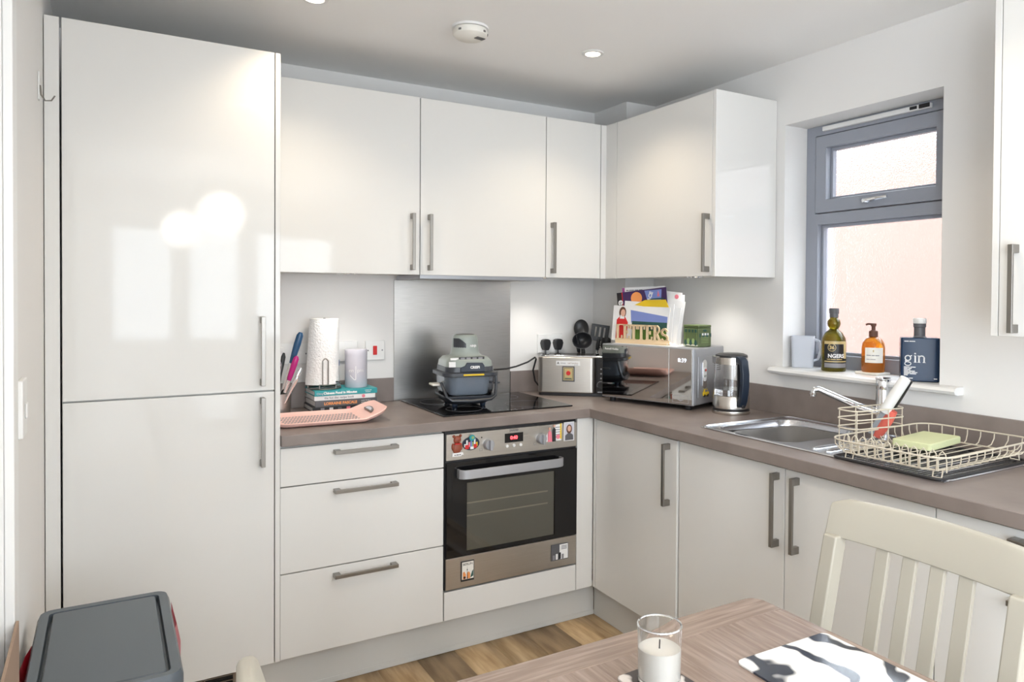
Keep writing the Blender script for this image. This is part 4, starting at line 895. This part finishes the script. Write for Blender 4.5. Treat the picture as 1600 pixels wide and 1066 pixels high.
def turner(z):
    return [cells('blade', [-.038, -.022, -.015, -.004, .004, .015, .022, .038], [z, z+.022, z+.072, z+.085], lambda u, v: not (z+.022 < v < z+.072 and (-.022 < u < -.015 or -.004 < u < .004 or .015 < u < .022)), -.002, .002, 'xz', 'black', None, .001)]
def server(z):
    out = [LA('bowl', [(0, -.012), (.018, -.009), (.026, 0), (.024, .001), (0, -.008)], 'black', None, 20, mtx=T((0, 0, z+.04)) @ Matrix.Rotation(R(82), 4, 'X') @ Matrix.Diagonal((1, 1.4, 1, 1)))]
    for q in range(5): out.append(TU('prong', [(-.024, 0, z+.015+q*.012), (-.033, -.012, z+.017+q*.012)], .003, 'black', None, 6)); out.append(TU('prong', [(.024, 0, z+.015+q*.012), (.033, -.012, z+.017+q*.012)], .003, 'black', None, 6))
    return out
utensil('soup_ladle', 'black ladle with round bowl in the utensil pot', -.024, -.024, 6, -7, -30, ladle, .17)
utensil('serving_spoon', 'black serving spoon behind the ladle in the utensil pot', -.018, .018, -3, -3, -38, spoonh, .22)
utensil('slotted_turner', 'black slotted turner blade rising from the utensil pot', .014, -.005, 2, 8, -35, turner, .205)
utensil('pasta_server', 'black pasta server with prongs in the utensil pot', .026, -.022, 6, 12, -15, server, .155)
utensil('black_spatula', 'narrow black spatula at the side of the utensil pot', -.032, .012, -2, -12, 40, lambda z: [B('blade', -.012, .012, -.003, .003, z, z+.05, 'black', None, .002)], .20)

# ------------------------------------------------------------------ microwave
MA = R(-71); MWW, MWD, MWH, MZ = .470, .272, .242, ZW
mw = fl_root('microwave', 'silver microwave with mirrored door standing in the corner', 'microwave', -.430, -.440, MA, MWW, MWD, MZ)
MT = T(mw.location) @ Matrix.Rotation(MA, 4, 'Z')
hw, hd_ = MWW/2, MWD/2
B('case', -hw, hw, -hd_+.012, hd_, .020, .020+MWH, 'silver', mw, .006)
B('front_frame', -hw, hw, -hd_, -hd_+.014, .020, .020+MWH, 'silver', mw, .004)
B('door', -hw+.004, .118, -hd_-.004, -hd_+.004, .025, .015+MWH, 'mirror', mw, .0015); cpn = B('control_panel', .1195, hw-.006, -hd_-.004, -hd_+.004, .025, .015+MWH, 'mirror', mw, .0015)
B('door_seam', .1175, .1200, -hd_-.003, -hd_, .025, .015+MWH, 'silver', mw, 0)
TX('clock_digits', '8:39', .024, 'whiteled', cpn, T((.182, -hd_-.0043, .202)))
TX('maker_name', 'Russell Hobbs', .013, 'paper', mw, T((-.180, -hd_-.0043, .236)))
cells('open_button', [.137, .1385, .2125, .214], [.030, .0315, .060, .0615], lambda u, v: not (.1385 < u < .2125 and .0315 < v < .060), -hd_-.0048, -hd_-.0036, 'xz', 'silver', cpn)
PR('button_mark', [(.16, .044), (.192, .044), (.176, .036)], -hd_-.0048, -hd_-.0036, 'silver', cpn)
for sx in (-1, 1):
    for sy in (-1, 1): LA('foot', [(.012, 0), (.014, .004), (.014, .021), (0, .021)], 'black', mw, 14, mtx=T((sx*(hw-.04), sy*(hd_-.03), 0)))
B('side_pressing', hw-.001, hw+.003, -hd_+.035, hd_-.03, .05, .225, 'silver', mw, .003)
for q in range(6): B('vent_slot', hw-.001, hw+.0036, .04, .09, .16+q*.009, .163+q*.009, 'darkhole', mw, 0)
bo = thing('bottle_opener', 'chrome oval bottle opener magnet with I love NY label on the microwave side', 'magnet', MT @ Vector((hw+.003, -.055, .150)), MA+R(90))
bm = bmesh.new(); prism(bm, rrect(-.018, .018, -.062, .062, .017, 8), -.006, -.0003); P('frame', bm, 'chrome', bo, .002)
PR('label_plate', rrect(-.011, .011, -.030, .030, .008, 6), -.0075, -.005, 'paper', bo)
TX('lettering', 'I', .018, 'black', bo, T((-.005, -.0077, .010))); PR('heart', [(.004, .009), (.010, .016), (.009, .021), (.0065, .022), (.004, .0195), (.0015, .022), (-.001, .021), (-.002, .016)], -.0082, -.007, 'redprint', bo); TX('lettering', 'NY', .015, 'black', bo, T((0, -.0077, -.014)))
tx_ = thing('taxi_magnet', 'yellow taxi magnet low on the microwave side', 'magnet', MT @ Vector((hw+.003, -.040, .070)), MA+R(90))
PR('car_body', [(-.024, -.012), (.024, -.012), (.026, .002), (.016, .004), (.010, .016), (-.012, .016), (-.018, .004), (-.026, .002)], -.005, -.0003, 'yellow', tx_, 'xz', .001)
PR('windows', [(-.012, .004), (.010, .004), (.006, .013), (-.009, .013)], -.0056, -.0045, 'greyprint', tx_)
for x in (-.014, .014): PR('wheel', circ(x, -.012, .006, 14), -.0062, -.0003, 'black', tx_)
ZM = MZ+.020+MWH
lr = thing('letter_rack', 'pale plywood letter rack cut with the word LETTERS on the microwave', 'letter rack', MT @ Vector((-.055, -.045, MWH+.020)), MA)
LW, LD = .285, .085
B('base_board', -LW/2, LW/2, -LD/2, LD/2, 0, .008, 'wood', lr, .001); B('back_board', -LW/2, LW/2, LD/2-.006, LD/2, .008, .085, 'wood', lr, .001)
B('front_rail', -LW/2, LW/2, -LD/2, -LD/2+.006, .008, .020, 'wood', lr, .0005)
lw = .040; hh0, hh1 = .018, .084; lx = -LW/2+.001
def letter(ch, x):
    bm = bmesh.new(); a0, a1 = -LD/2-.0005, -LD/2+.006; w_ = lw-.003; S = .0105
    def bar(x0, z0, x1, z1, wd): ribbon(bm, [(x+x0*w_, hh0+z0*(hh1-hh0)), (x+x1*w_, hh0+z1*(hh1-hh0))], wd, a0, a1)
    if ch == 'L': bar(.3, 0, .3, 1, S); bar(.12, .97, .5, .97, .005); bar(.12, .03, .95, .03, .006); bar(.9, .03, .9, .26, .006)
    if ch == 'E': bar(.28, 0, .28, 1, S); bar(.1, .97, .9, .97, .006); bar(.1, .03, .92, .03, .006); bar(.28, .52, .68, .52, .005); bar(.88, .97, .88, .78, .006); bar(.9, .03, .9, .24, .006); bar(.66, .42, .66, .62, .005)
    if ch == 'T': bar(.5, 0, .5, 1, S); bar(.06, .97, .96, .97, .006); bar(.08, .97, .08, .74, .006); bar(.94, .97, .94, .74, .006); bar(.3, .03, .7, .03, .005)
    if ch == 'R': 
        bar(.26, 0, .26, 1, S); bar(.08, .97, .5, .97, .006); bar(.08, .03, .46, .03, .005)
        pts = [(x+.26*w_, hh1-.002)]+[(x+(.50+.32*math.cos(R(a)))*w_, hh0+(.74+.24*math.sin(R(a)))*(hh1-hh0)) for a in range(80, -100, -20)]+[(x+.26*w_, hh0+.5*(hh1-hh0))]; ribbon(bm, pts, .007, a0, a1); bar(.5, .5, .9, .02, .009)
    if ch == 'S':
        H_ = hh1-hh0; pts = [(x+(.5+.36*math.cos(R(a)))*w_, hh0+(.60+.20*math.sin(R(a)))*H_) for a in range(20, 255, 20)]+[(x+(.5+.40*math.cos(R(a)))*w_, hh0+(.20+.20*math.sin(R(a)))*H_) for a in range(80, -165, -20)]; ribbon(bm, pts, .009, a0, a1)
    return P('letter_'+ch.lower(), bm, 'wood', lr)
for q, ch in enumerate('LETTERS'): letter(ch, lx+q*lw)
B('top_rail', -LW/2+.02, LW/2-.06, -LD/2, -LD/2+.006, .0825, .0865, 'wood', lr, .0005)
tag(B('flat_envelope', -.19, .14, -.12, .06, MWH+.0205, MWH+.0225, 'paper', bev=0, mtx=MT), 'flat white envelope lying under the letter rack on the microwave', 'envelope')
lr.location.z += .0022
LM = T(lr.location) @ Matrix.Rotation(MA, 4, 'Z')
def sheet(name, label, cat, x, y, z, w2, h, rx, ry, mm, th=.0012):
    t = thing(name, label, cat, LM @ Vector((x, y, z+.009)), MA, group='post standing in the letter rack'); t.rotation_euler = (R(rx), R(ry), MA)
    B('sheet', -w2, w2, -th, 0, 0, h, mm, t, 0); return t
t = sheet('leaflet', 'leaflet showing a child in red cardigan and a landscape photo in the letter rack', 'leaflet', -.022, -.029, 0, .150, .160, -5, 1, 'paper')
PR('red_cardigan', [(-.128, 0), (-.07, 0), (-.066, .085), (-.085, .112), (-.108, .114), (-.128, .095)], -.0020, -.0010, 'redprint', t); PR('white_collar', [(-.112, .100), (-.086, .100), (-.088, .118), (-.108, .118)], -.0024, -.0015, 'paper', t)
PR('hair', circ(-.098, .129, .019, 20, .026), -.0023, -.0010, 'hair', t); PR('face', circ(-.095, .127, .0125, 20, .017), -.0027, -.0020, 'skin', t)
PR('sky_print', [(-.048, .085), (.140, .080), (.140, .118), (-.055, .142)], -.0018, -.0010, 'blueink', t); B('hill_print', -.044, .140, -.0019, -.001, .055, .092, 'darkgreen', t, 0); B('field_print', -.040, .140, -.0017, -.001, 0, .062, 'grass', t, 0)
t = sheet('open_envelope', 'opened envelope with yellow paper inside standing in the letter rack', 'envelope', .005, -.0135, 0, .130, .178, -3, 3, 'paper')
PR('yellow_insert', [(-.075, .162), (-.02, .188), (.085, .196), (.115, .146), (.05, .152)], -.0026, -.0010, 'yellow', t); PR('dark_edge', [(.0, .191), (.07, .198), (.075, .204), (.01, .196)], -.0016, 0, 'darkgreen', t)
t = sheet('magazine', 'dark purple magazine with an orange picture standing in the letter rack', 'magazine', -.012, .006, .012, .132, .222, 0, -6, 'purple', .005)
B('black_band', -.131, -.105, -.0058, -.0048, .11, .221, 'black', t, 0); B('red_stripe', -.104, -.100, -.0058, -.0048, .13, .221, 'redprint', t, 0); PR('orange_disc', circ(-.025, .188, .030, 24, .028), -.0058, -.0048, 'orange', t); PR('orange_tail', [(-.06, .15), (-.02, .16), (.005, .16), (.0, .175), (-.04, .17)], -.0057, -.0048, 'orange', t)
PR('blue_patch', [(.04, .14), (.10, .14), (.11, .215), (.02, .218)], -.0054, -.0048, 'blueink', t); PR('pink_flame', [(.085, .185), (.098, .185), (.092, .212)], -.0060, -.005, 'pinkfilm', t)
bm = text_bm('eg', .050, .0003, 'CENTER', .001); bmesh.ops.transform(bm, matrix=T((-.124, -.0061, .165)) @ FRONT @ Matrix.Rotation(R(-90), 4, 'Z'), verts=bm.verts); P('lettering', bm, 'paper', t)
bm = text_bm('ACE', .024, .0003, 'CENTER', .001); bmesh.ops.transform(bm, matrix=T((.055, -.0061, .185)) @ FRONT @ Matrix.Rotation(R(65), 4, 'Z'), verts=bm.verts); P('lettering', bm, 'paper', t)
t = sheet('pamphlet', 'white pamphlet with plum edge behind the magazine in the letter rack', 'leaflet', -.02, .020, 0, .115, .248, 2, -2, 'paper'); B('plum_edge', -.114, -.100, -.0018, -.001, .2, .247, 'plum', t, 0); SM(t, -.092, .232, (.014, .026, .020, .018), .005, 'greyprint', -.0018); SM(t, -.092, .222, (.022, .016), .005, 'greyprint', -.0018)
t = sheet('letter_sheet', 'pale pink tinted letter at the right of the letter rack', 'letter', .055, .024, 0, .090, .232, 1, 6, 'paper'); PR('pink_tint', circ(.065, .212, .010, 16), -.0018, -.001, 'pinkfilm', t)
sheet('letter_sheet', 'plain white letter standing behind the pink tinted letter', 'letter', .075, .028, 0, .085, .220, 1, 5, 'paper')
sheet('letter_sheet', 'crumpled white letter leaning out at the right end of the letter rack', 'letter', .088, .012, 0, .072, .196, 0, 9, 'paper')
sheet('letter_sheet', 'short white letter at the right end of the letter rack', 'letter', .095, -.005, 0, .060, .165, -1.5, 8, 'paper')
tn = thing('tea_tin', 'green square tea tin standing on the microwave', 'tin', MT @ Vector((.178, -.005, MWH+.0203)), MA+R(-12))
B('body', -.042, .042, -.042, .042, 0, .082, 'green', tn, .003); B('lid', -.0425, .0425, -.0425, .0425, .0825, .094, 'green', tn, .003)
# two printed sides
for rot, dat in ((0, 0), (math.pi/2, 1)):
    RM = Matrix.Rotation(rot, 4, 'Z')
    if dat == 0:
        SM(tn, -.034, .062, (.012, .010, .008, .012), .013, 'darkgreen', -.0427); SM(tn, -.034, .042, (.008, .012, .012, .010), .016, 'darkgreen', -.0427)
        for q in range(5): PR('leaf_print', circ(-.028+q*.014, .018+.006*(q % 2), .008, 8, .013), -.0430, -.0418, ('darkgreen', 'greenlight')[q % 2], tn, 'xz', mtx=RM)
        B('pale_band', -.038, .038, -.0427, -.0418, .004, .010, 'wax', tn, 0, mtx=RM)
    else:
        cells('panel_border', [-.034, -.033, .033, .034], [.006, .007, .076, .077], lambda u, v: not (abs(u) < .033 and .007 < v < .076), -.0430, -.0418, 'xz', 'greenlight', tn)
        bpy.data.objects[tn.children[-1].name].data.transform(RM)
        PR('crest', circ(0, .070, .012, 14, .005), -.0432, -.0418, 'darkgreen', tn, 'xz', mtx=RM); SM(tn, -.019, .050, (.010, .012, .008), .009, 'paper', -.0429, mtx=RM)
        for q in range(4): B('print_line', -.024, .024, -.0428, -.0418, .018+q*.007, .0195+q*.007, 'greenlight', tn, 0, mtx=RM)
tag(TU('crumpled_wrapper', [MT @ Vector((.075, -.085, MWH+.027)), MT @ Vector((.087, -.080, MWH+.031)), MT @ Vector((.100, -.088, MWH+.026)), MT @ Vector((.112, -.083, MWH+.030))], .006, 'paper', None, 6, rs=[.004, .007, .006, .004]), 'crumpled bit of white wrapper between letter rack and tea tin', 'wrapper')

# ------------------------------------------------------------------ kettle
kt = thing('kettle', 'glass and steel electric kettle with dark handle beside the microwave', 'kettle', (-.162, -.984, ZW), R(-45))
LA('power_base', [(0, 0), (.076, 0), (.078, .004), (.076, .014), (0, .016)], 'kettlesteel', kt, 36); LA('black_ring', [(.0735, .014), (.0745, .016), (.0735, .024), (0, .024)], 'black', kt, 36)
LA('steel_band', [(.070, .022), (.0745, .024), (.0740, .072), (.0725, .074), (.06, .074)], 'kettlesteel', kt, 36)
LA('glass_body', [(.0722, .073), (.0715, .10), (.066, .205), (.0645, .205), (.070, .10), (.0705, .073)], 'clear', kt, 36)
LA('water', [(0, .076), (.0690, .076), (.0685, .10), (0, .10)], 'clear', kt, 36)
LA('collar', [(.0665, .203), (.0655, .232), (.064, .232), (.065, .203)], 'kettlesteel', kt, 36); LA('lid', [(.066, .231), (.064, .240), (.050, .246), (0, .247)], 'black', kt, 36)
PR('spout_lip', [(-.018, .205), (.018, .205), (.024, .235), (-.024, .235)], .060, .076, 'kettlesteel', kt, 'xz', .003, mtx=Matrix.Rotation(R(115), 4, 'Z'))
# handle: broad dark band on the camera right side
hm = Matrix.Rotation(R(30), 4, 'Z')
hpts = [(-.058, .238), (-.085, .238), (-.105, .222), (-.116, .17), (-.116, .12), (-.104, .06), (-.090, .035), (-.070, .032), (-.070, .060), (-.084, .072), (-.093, .12), (-.093, .17), (-.086, .205), (-.060, .212)]
PR('handle', hpts, -.017, .017, 'navy', kt, 'yz', .006, mtx=hm)
PR('handle_strip', [(-.0735, .03), (-.0665, .03), (-.062, .215), (-.069, .215)], -.012, .012, 'black', kt, 'yz', .002, mtx=hm)
LA('switch', [(.008, 0), (.007, .005), (0, .006)], 'black', kt, 14, mtx=hm @ T((0, -.095, .038)) @ Matrix.Rotation(R(90), 4, 'X'))

# ------------------------------------------------------------------ table, chairs
TX0, TX1, TY0, TY1, TZ = -1.955, -1.178, -3.26, -2.078, .755
tb = thing('dining_table', 'brown limed oak dining table with banded edges', 'table', (-1.566, -2.67, 0))
def tl(pts): return [(x+1.566, y+2.67) for x, y in pts]
core = bmesh.new(); prism(core, tl(rrect(TX0+.002, TX1-.002, TY0+.002, TY1-.002, .03)), TZ-.032, TZ-.004, 'xy'); P('top_core', core, 'table', tb, .003)
bw = .075
for q in range(5):
    xa = TX0+.02+(TX1-TX0-.04)/5*q; B('top_board', xa+1.566, xa+(TX1-TX0-.04)/5-.0004+1.566, TY0+bw+2.67, TY1-bw+2.67, TZ-.006, TZ, 'table', tb, .0004)
rc = rrect(TX0, TX1, TY0, TY1, .03)
far = [p for p in rc if p[1] > TY1-.031]; near = [p for p in rc if p[1] < TY0+.031]
PR('end_band', tl(far+[(TX0, TY1-bw+.0004), (TX1, TY1-bw+.0004)]), TZ-.034, TZ, 'tableend', tb, 'xy', .003)
PR('end_band', tl(near+[(TX1, TY0+bw-.0004), (TX0, TY0+bw-.0004)]), TZ-.034, TZ, 'tableend', tb, 'xy', .003)
for xa, xb in ((TX0, TX0+.0196), (TX1-.0196, TX1)): B('side_lipping', xa+1.566, xb+1.566, TY0+bw+2.67, TY1-bw+2.67, TZ-.034, TZ, 'table', tb, .002)
B('apron', -.30, .30, -.48, .48, TZ-.09, TZ-.0325, 'table', tb, .003)
for y in (-.36, .36):
    B('pedestal_post', -.05, .05, y-.045, y+.045, .06, TZ-.088, 'table', tb, .006); B('pedestal_foot', -.16, .16, y-.045, y+.045, 0, .062, 'table', tb, .01)
B('stretcher', -.03, .03, -.32, .32, .25, .31, 'table', tb, .004)

def chair(x, y, rz, label):
    t = thing('dining_chair', label, 'chair', (x, y, 0), rz, 'cream slat back dining chairs')
    rbox2 = bmesh.new(); prism(rbox2, rrect(-.215, .215, -.21, .19, .05), .43, .458, 'xy'); P('seat', rbox2, 'cream', t, .008)
    for sx in (-1, 1):
        TU('leg', [(sx*.175, -.165, .432), (sx*.185, -.180, 0)], .02, 'cream', t, 10, rs=[.021, .015])
        bm = bmesh.new()      # rear leg and back post in one piece
        pr_ = [(.235, 0), (.195, .25), (.178, .44), (.205, .64), (.258, .862)]
        q = [(a+.020, z) for a, z in pr_][::-1]; prism(bm, [(a-.020, z) for a, z in pr_]+q, sx*.200-.018, sx*.200+.018, 'yz'); P('back_post', bm, 'cream', t, .005)
    bm = bmesh.new(); n = 12; prev = None
    for i in range(n+1):
        x_ = -.222+.444*i/n; cv = .022*(1-(2*i/n-1)**2); ye = .262+cv
        zt = .938+.006*(1-(2*i/n-1)**2)-(.012 if i in (0, n) else 0)
        ring = [bm.verts.new(c) for c in ((x_, ye-.016, .856), (x_, ye+.010, .856), (x_, ye+.030, zt-.006), (x_, ye+.024, zt), (x_, ye+.010, zt), (x_, ye+.004, zt-.008))]
        if prev:
            for k in range(6): bm.faces.new((prev[k], prev[(k+1) % 6], ring[(k+1) % 6], ring[k]))
        else: bm.faces.new(ring)
        prev = ring
    bm.faces.new(prev); P('top_rail', bm, 'cream', t, .004)
    for q in range(4):
        x_ = -.090+q*.060; cv = .018*(1-(x_/.2)**2)
        PR('back_slat', [(.186+cv*.3, .455), (.212+cv*.6, .64), (.256+cv, .862), (.268+cv, .862), (.224+cv*.6, .64), (.198+cv*.3, .455)], x_-.0155, x_+.0155, 'cream', t, 'yz', .003)
    for sx in (-1, 1): TU('side_stretcher', [(sx*.183, -.172, .20), (sx*.195, .205, .20)], .011, 'cream', t, 8)
    TU('cross_stretcher', [(-.188, .02, .20), (.188, .02, .20)], .011, 'cream', t, 8)
    return t
chair(-1.215, -2.310, R(-90), 'cream slat back chair between the table and the sink cabinets')
chair(-1.935, -2.405, R(90), 'cream slat back chair on the bin side of the table')
pm = tag(PR('placemat', rrect(-.115, .115, -.15, .15, .014), 0, .004, 'marblemat', plane='xy', bev=.001), 'glossy white placemat with dark blue ink marbling on the table', 'placemat'); pm.location = (-1.315, -2.421, TZ+.0002); pm.rotation_euler = (0, 0, R(-1))
co = tag(PR('coaster', rrect(-.050, .050, -.050, .050, .008), 0, .004, 'marblecoaster', plane='xy', bev=.001), 'dark marble coaster under the candle on the table', 'coaster'); co.location = (-1.588, -2.255, TZ+.0002); co.rotation_euler = (0, 0, R(3))
cd = thing('candle', 'white candle in a clear glass tumbler with silver rim on the table', 'candle', (-1.592, -2.262, TZ+.0044))
LA('glass', [(0, 0), (.033, 0), (.035, .003), (.0365, .098), (.0345, .098), (.033, .014), (0, .012)], 'clear', cd, 36)
LA('wax', [(0, .0135), (.0322, .0145), (.0336, .062), (0, .0605)], 'wax', cd, 36); TU('wick', [(0, 0, .060), (.0006, 0, .074)], .0012, 'black', cd, 6)
bm = bmesh.new(); tube(bm, [(.0357*math.cos(2*math.pi*q/40), .0357*math.sin(2*math.pi*q/40), .0985) for q in range(40)], .0018, 6, True); P('silver_rim', bm, 'chrome', cd, smooth=True)

# ------------------------------------------------------------------ bin and clutter by the left wall
bn = thing('bin', 'dark grey plastic kitchen bin with flat flap lid by the left wall', 'bin', (-2.375, -1.385, 0))
bw2, bl2, BZ = .133, .235, .66
bm = bmesh.new(); prev = None
for sc, z in ((.80, 0), (.97, BZ-.10)):
    ring = [bm.verts.new((x, y, z)) for x, y in rrect(-bw2*sc, bw2*sc, -bl2*sc, bl2*sc, .03, 5)]
    if prev:
        for i in range(len(ring)): bm.faces.new((prev[i], prev[(i+1) % len(ring)], ring[(i+1) % len(ring)], ring[i]))
    else: bm.faces.new(ring)
    prev = ring
bm.faces.new(prev); P('body', bm, 'binbody', bn, smooth=True)
bm = bmesh.new(); O = [rrect(-bw2+a, bw2-a, -bl2+a, bl2-a, r, 5) for a, r in ((.0, .028), (.0, .028), (.005, .025), (.022, .014), (.024, .012))]
Zs = (BZ-.11, BZ-.012, BZ, BZ-.001, BZ-.016); prev = None
for poly, z in zip(O, Zs):
    ring = [bm.verts.new((x, y, z)) for x, y in poly]
    if prev:
        for i in range(len(ring)): bm.faces.new((prev[i], prev[(i+1) % len(ring)], ring[(i+1) % len(ring)], ring[i]))
    prev = ring
bm.faces.new(prev); P('lid_frame', bm, 'bin', bn, smooth=True)
PR('flap', rrect(-bw2+.029, bw2-.029, -bl2+.028, bl2-.024, .010), BZ-.015, BZ-.0015, 'bin', bn, 'xy', .004)
bm = bmesh.new()
for sx, ys_, mm in ((1, (.05, .20), 0),):
    A = [(sx*(bw2+.001), ys_[0], BZ-.03), (sx*(bw2+.013), (ys_[0]+ys_[1])/2+.02, BZ-.055), (sx*(bw2+.004), ys_[1], BZ-.02), (sx*(bw2+.010), ys_[1]-.02, BZ-.14), (sx*(bw2+.016), ys_[0]+.03, BZ-.13)]
    v = [bm.verts.new(p) for p in A]; c = bm.verts.new((sx*(bw2+.020), sum(ys_)/2, BZ-.09))
    for i in range(5): bm.faces.new((v[i], v[(i+1) % 5], c))
bmesh.ops.solidify(bm, geom=bm.faces[:], thickness=.0015); P('bag_edge', bm, 'pinkfilm', bn, label='pink bin bag edge')
bm = bmesh.new(); pts = [(-bw2-.0005, .075, BZ-.012), (-bw2-.008, .01, BZ-.008), (-bw2-.013, -.06, BZ-.010), (-bw2-.017, -.14, BZ-.014), (-bw2-.0015, -.20, BZ-.02), (-bw2-.006, -.16, BZ-.14), (-bw2-.004, .0, BZ-.12)]
v = [bm.verts.new(p) for p in pts]; c = bm.verts.new((-bw2-.016, -.08, BZ-.06))
for i in range(7): bm.faces.new((v[i], v[(i+1) % 7], c))
bmesh.ops.solidify(bm, geom=bm.faces[:], thickness=.0015); P('bag_edge', bm, 'red', bn, label='red bin bag edge')
tag(PR('cardboard_sheet', [(-2.25, .001), (-1.565, .001), (-1.565, .800), (-2.25, .775)], XL+.0165, XL+.0215, 'card', plane='yz', bev=.001), 'brown cardboard sheet standing against the left wall behind the bin', 'cardboard')
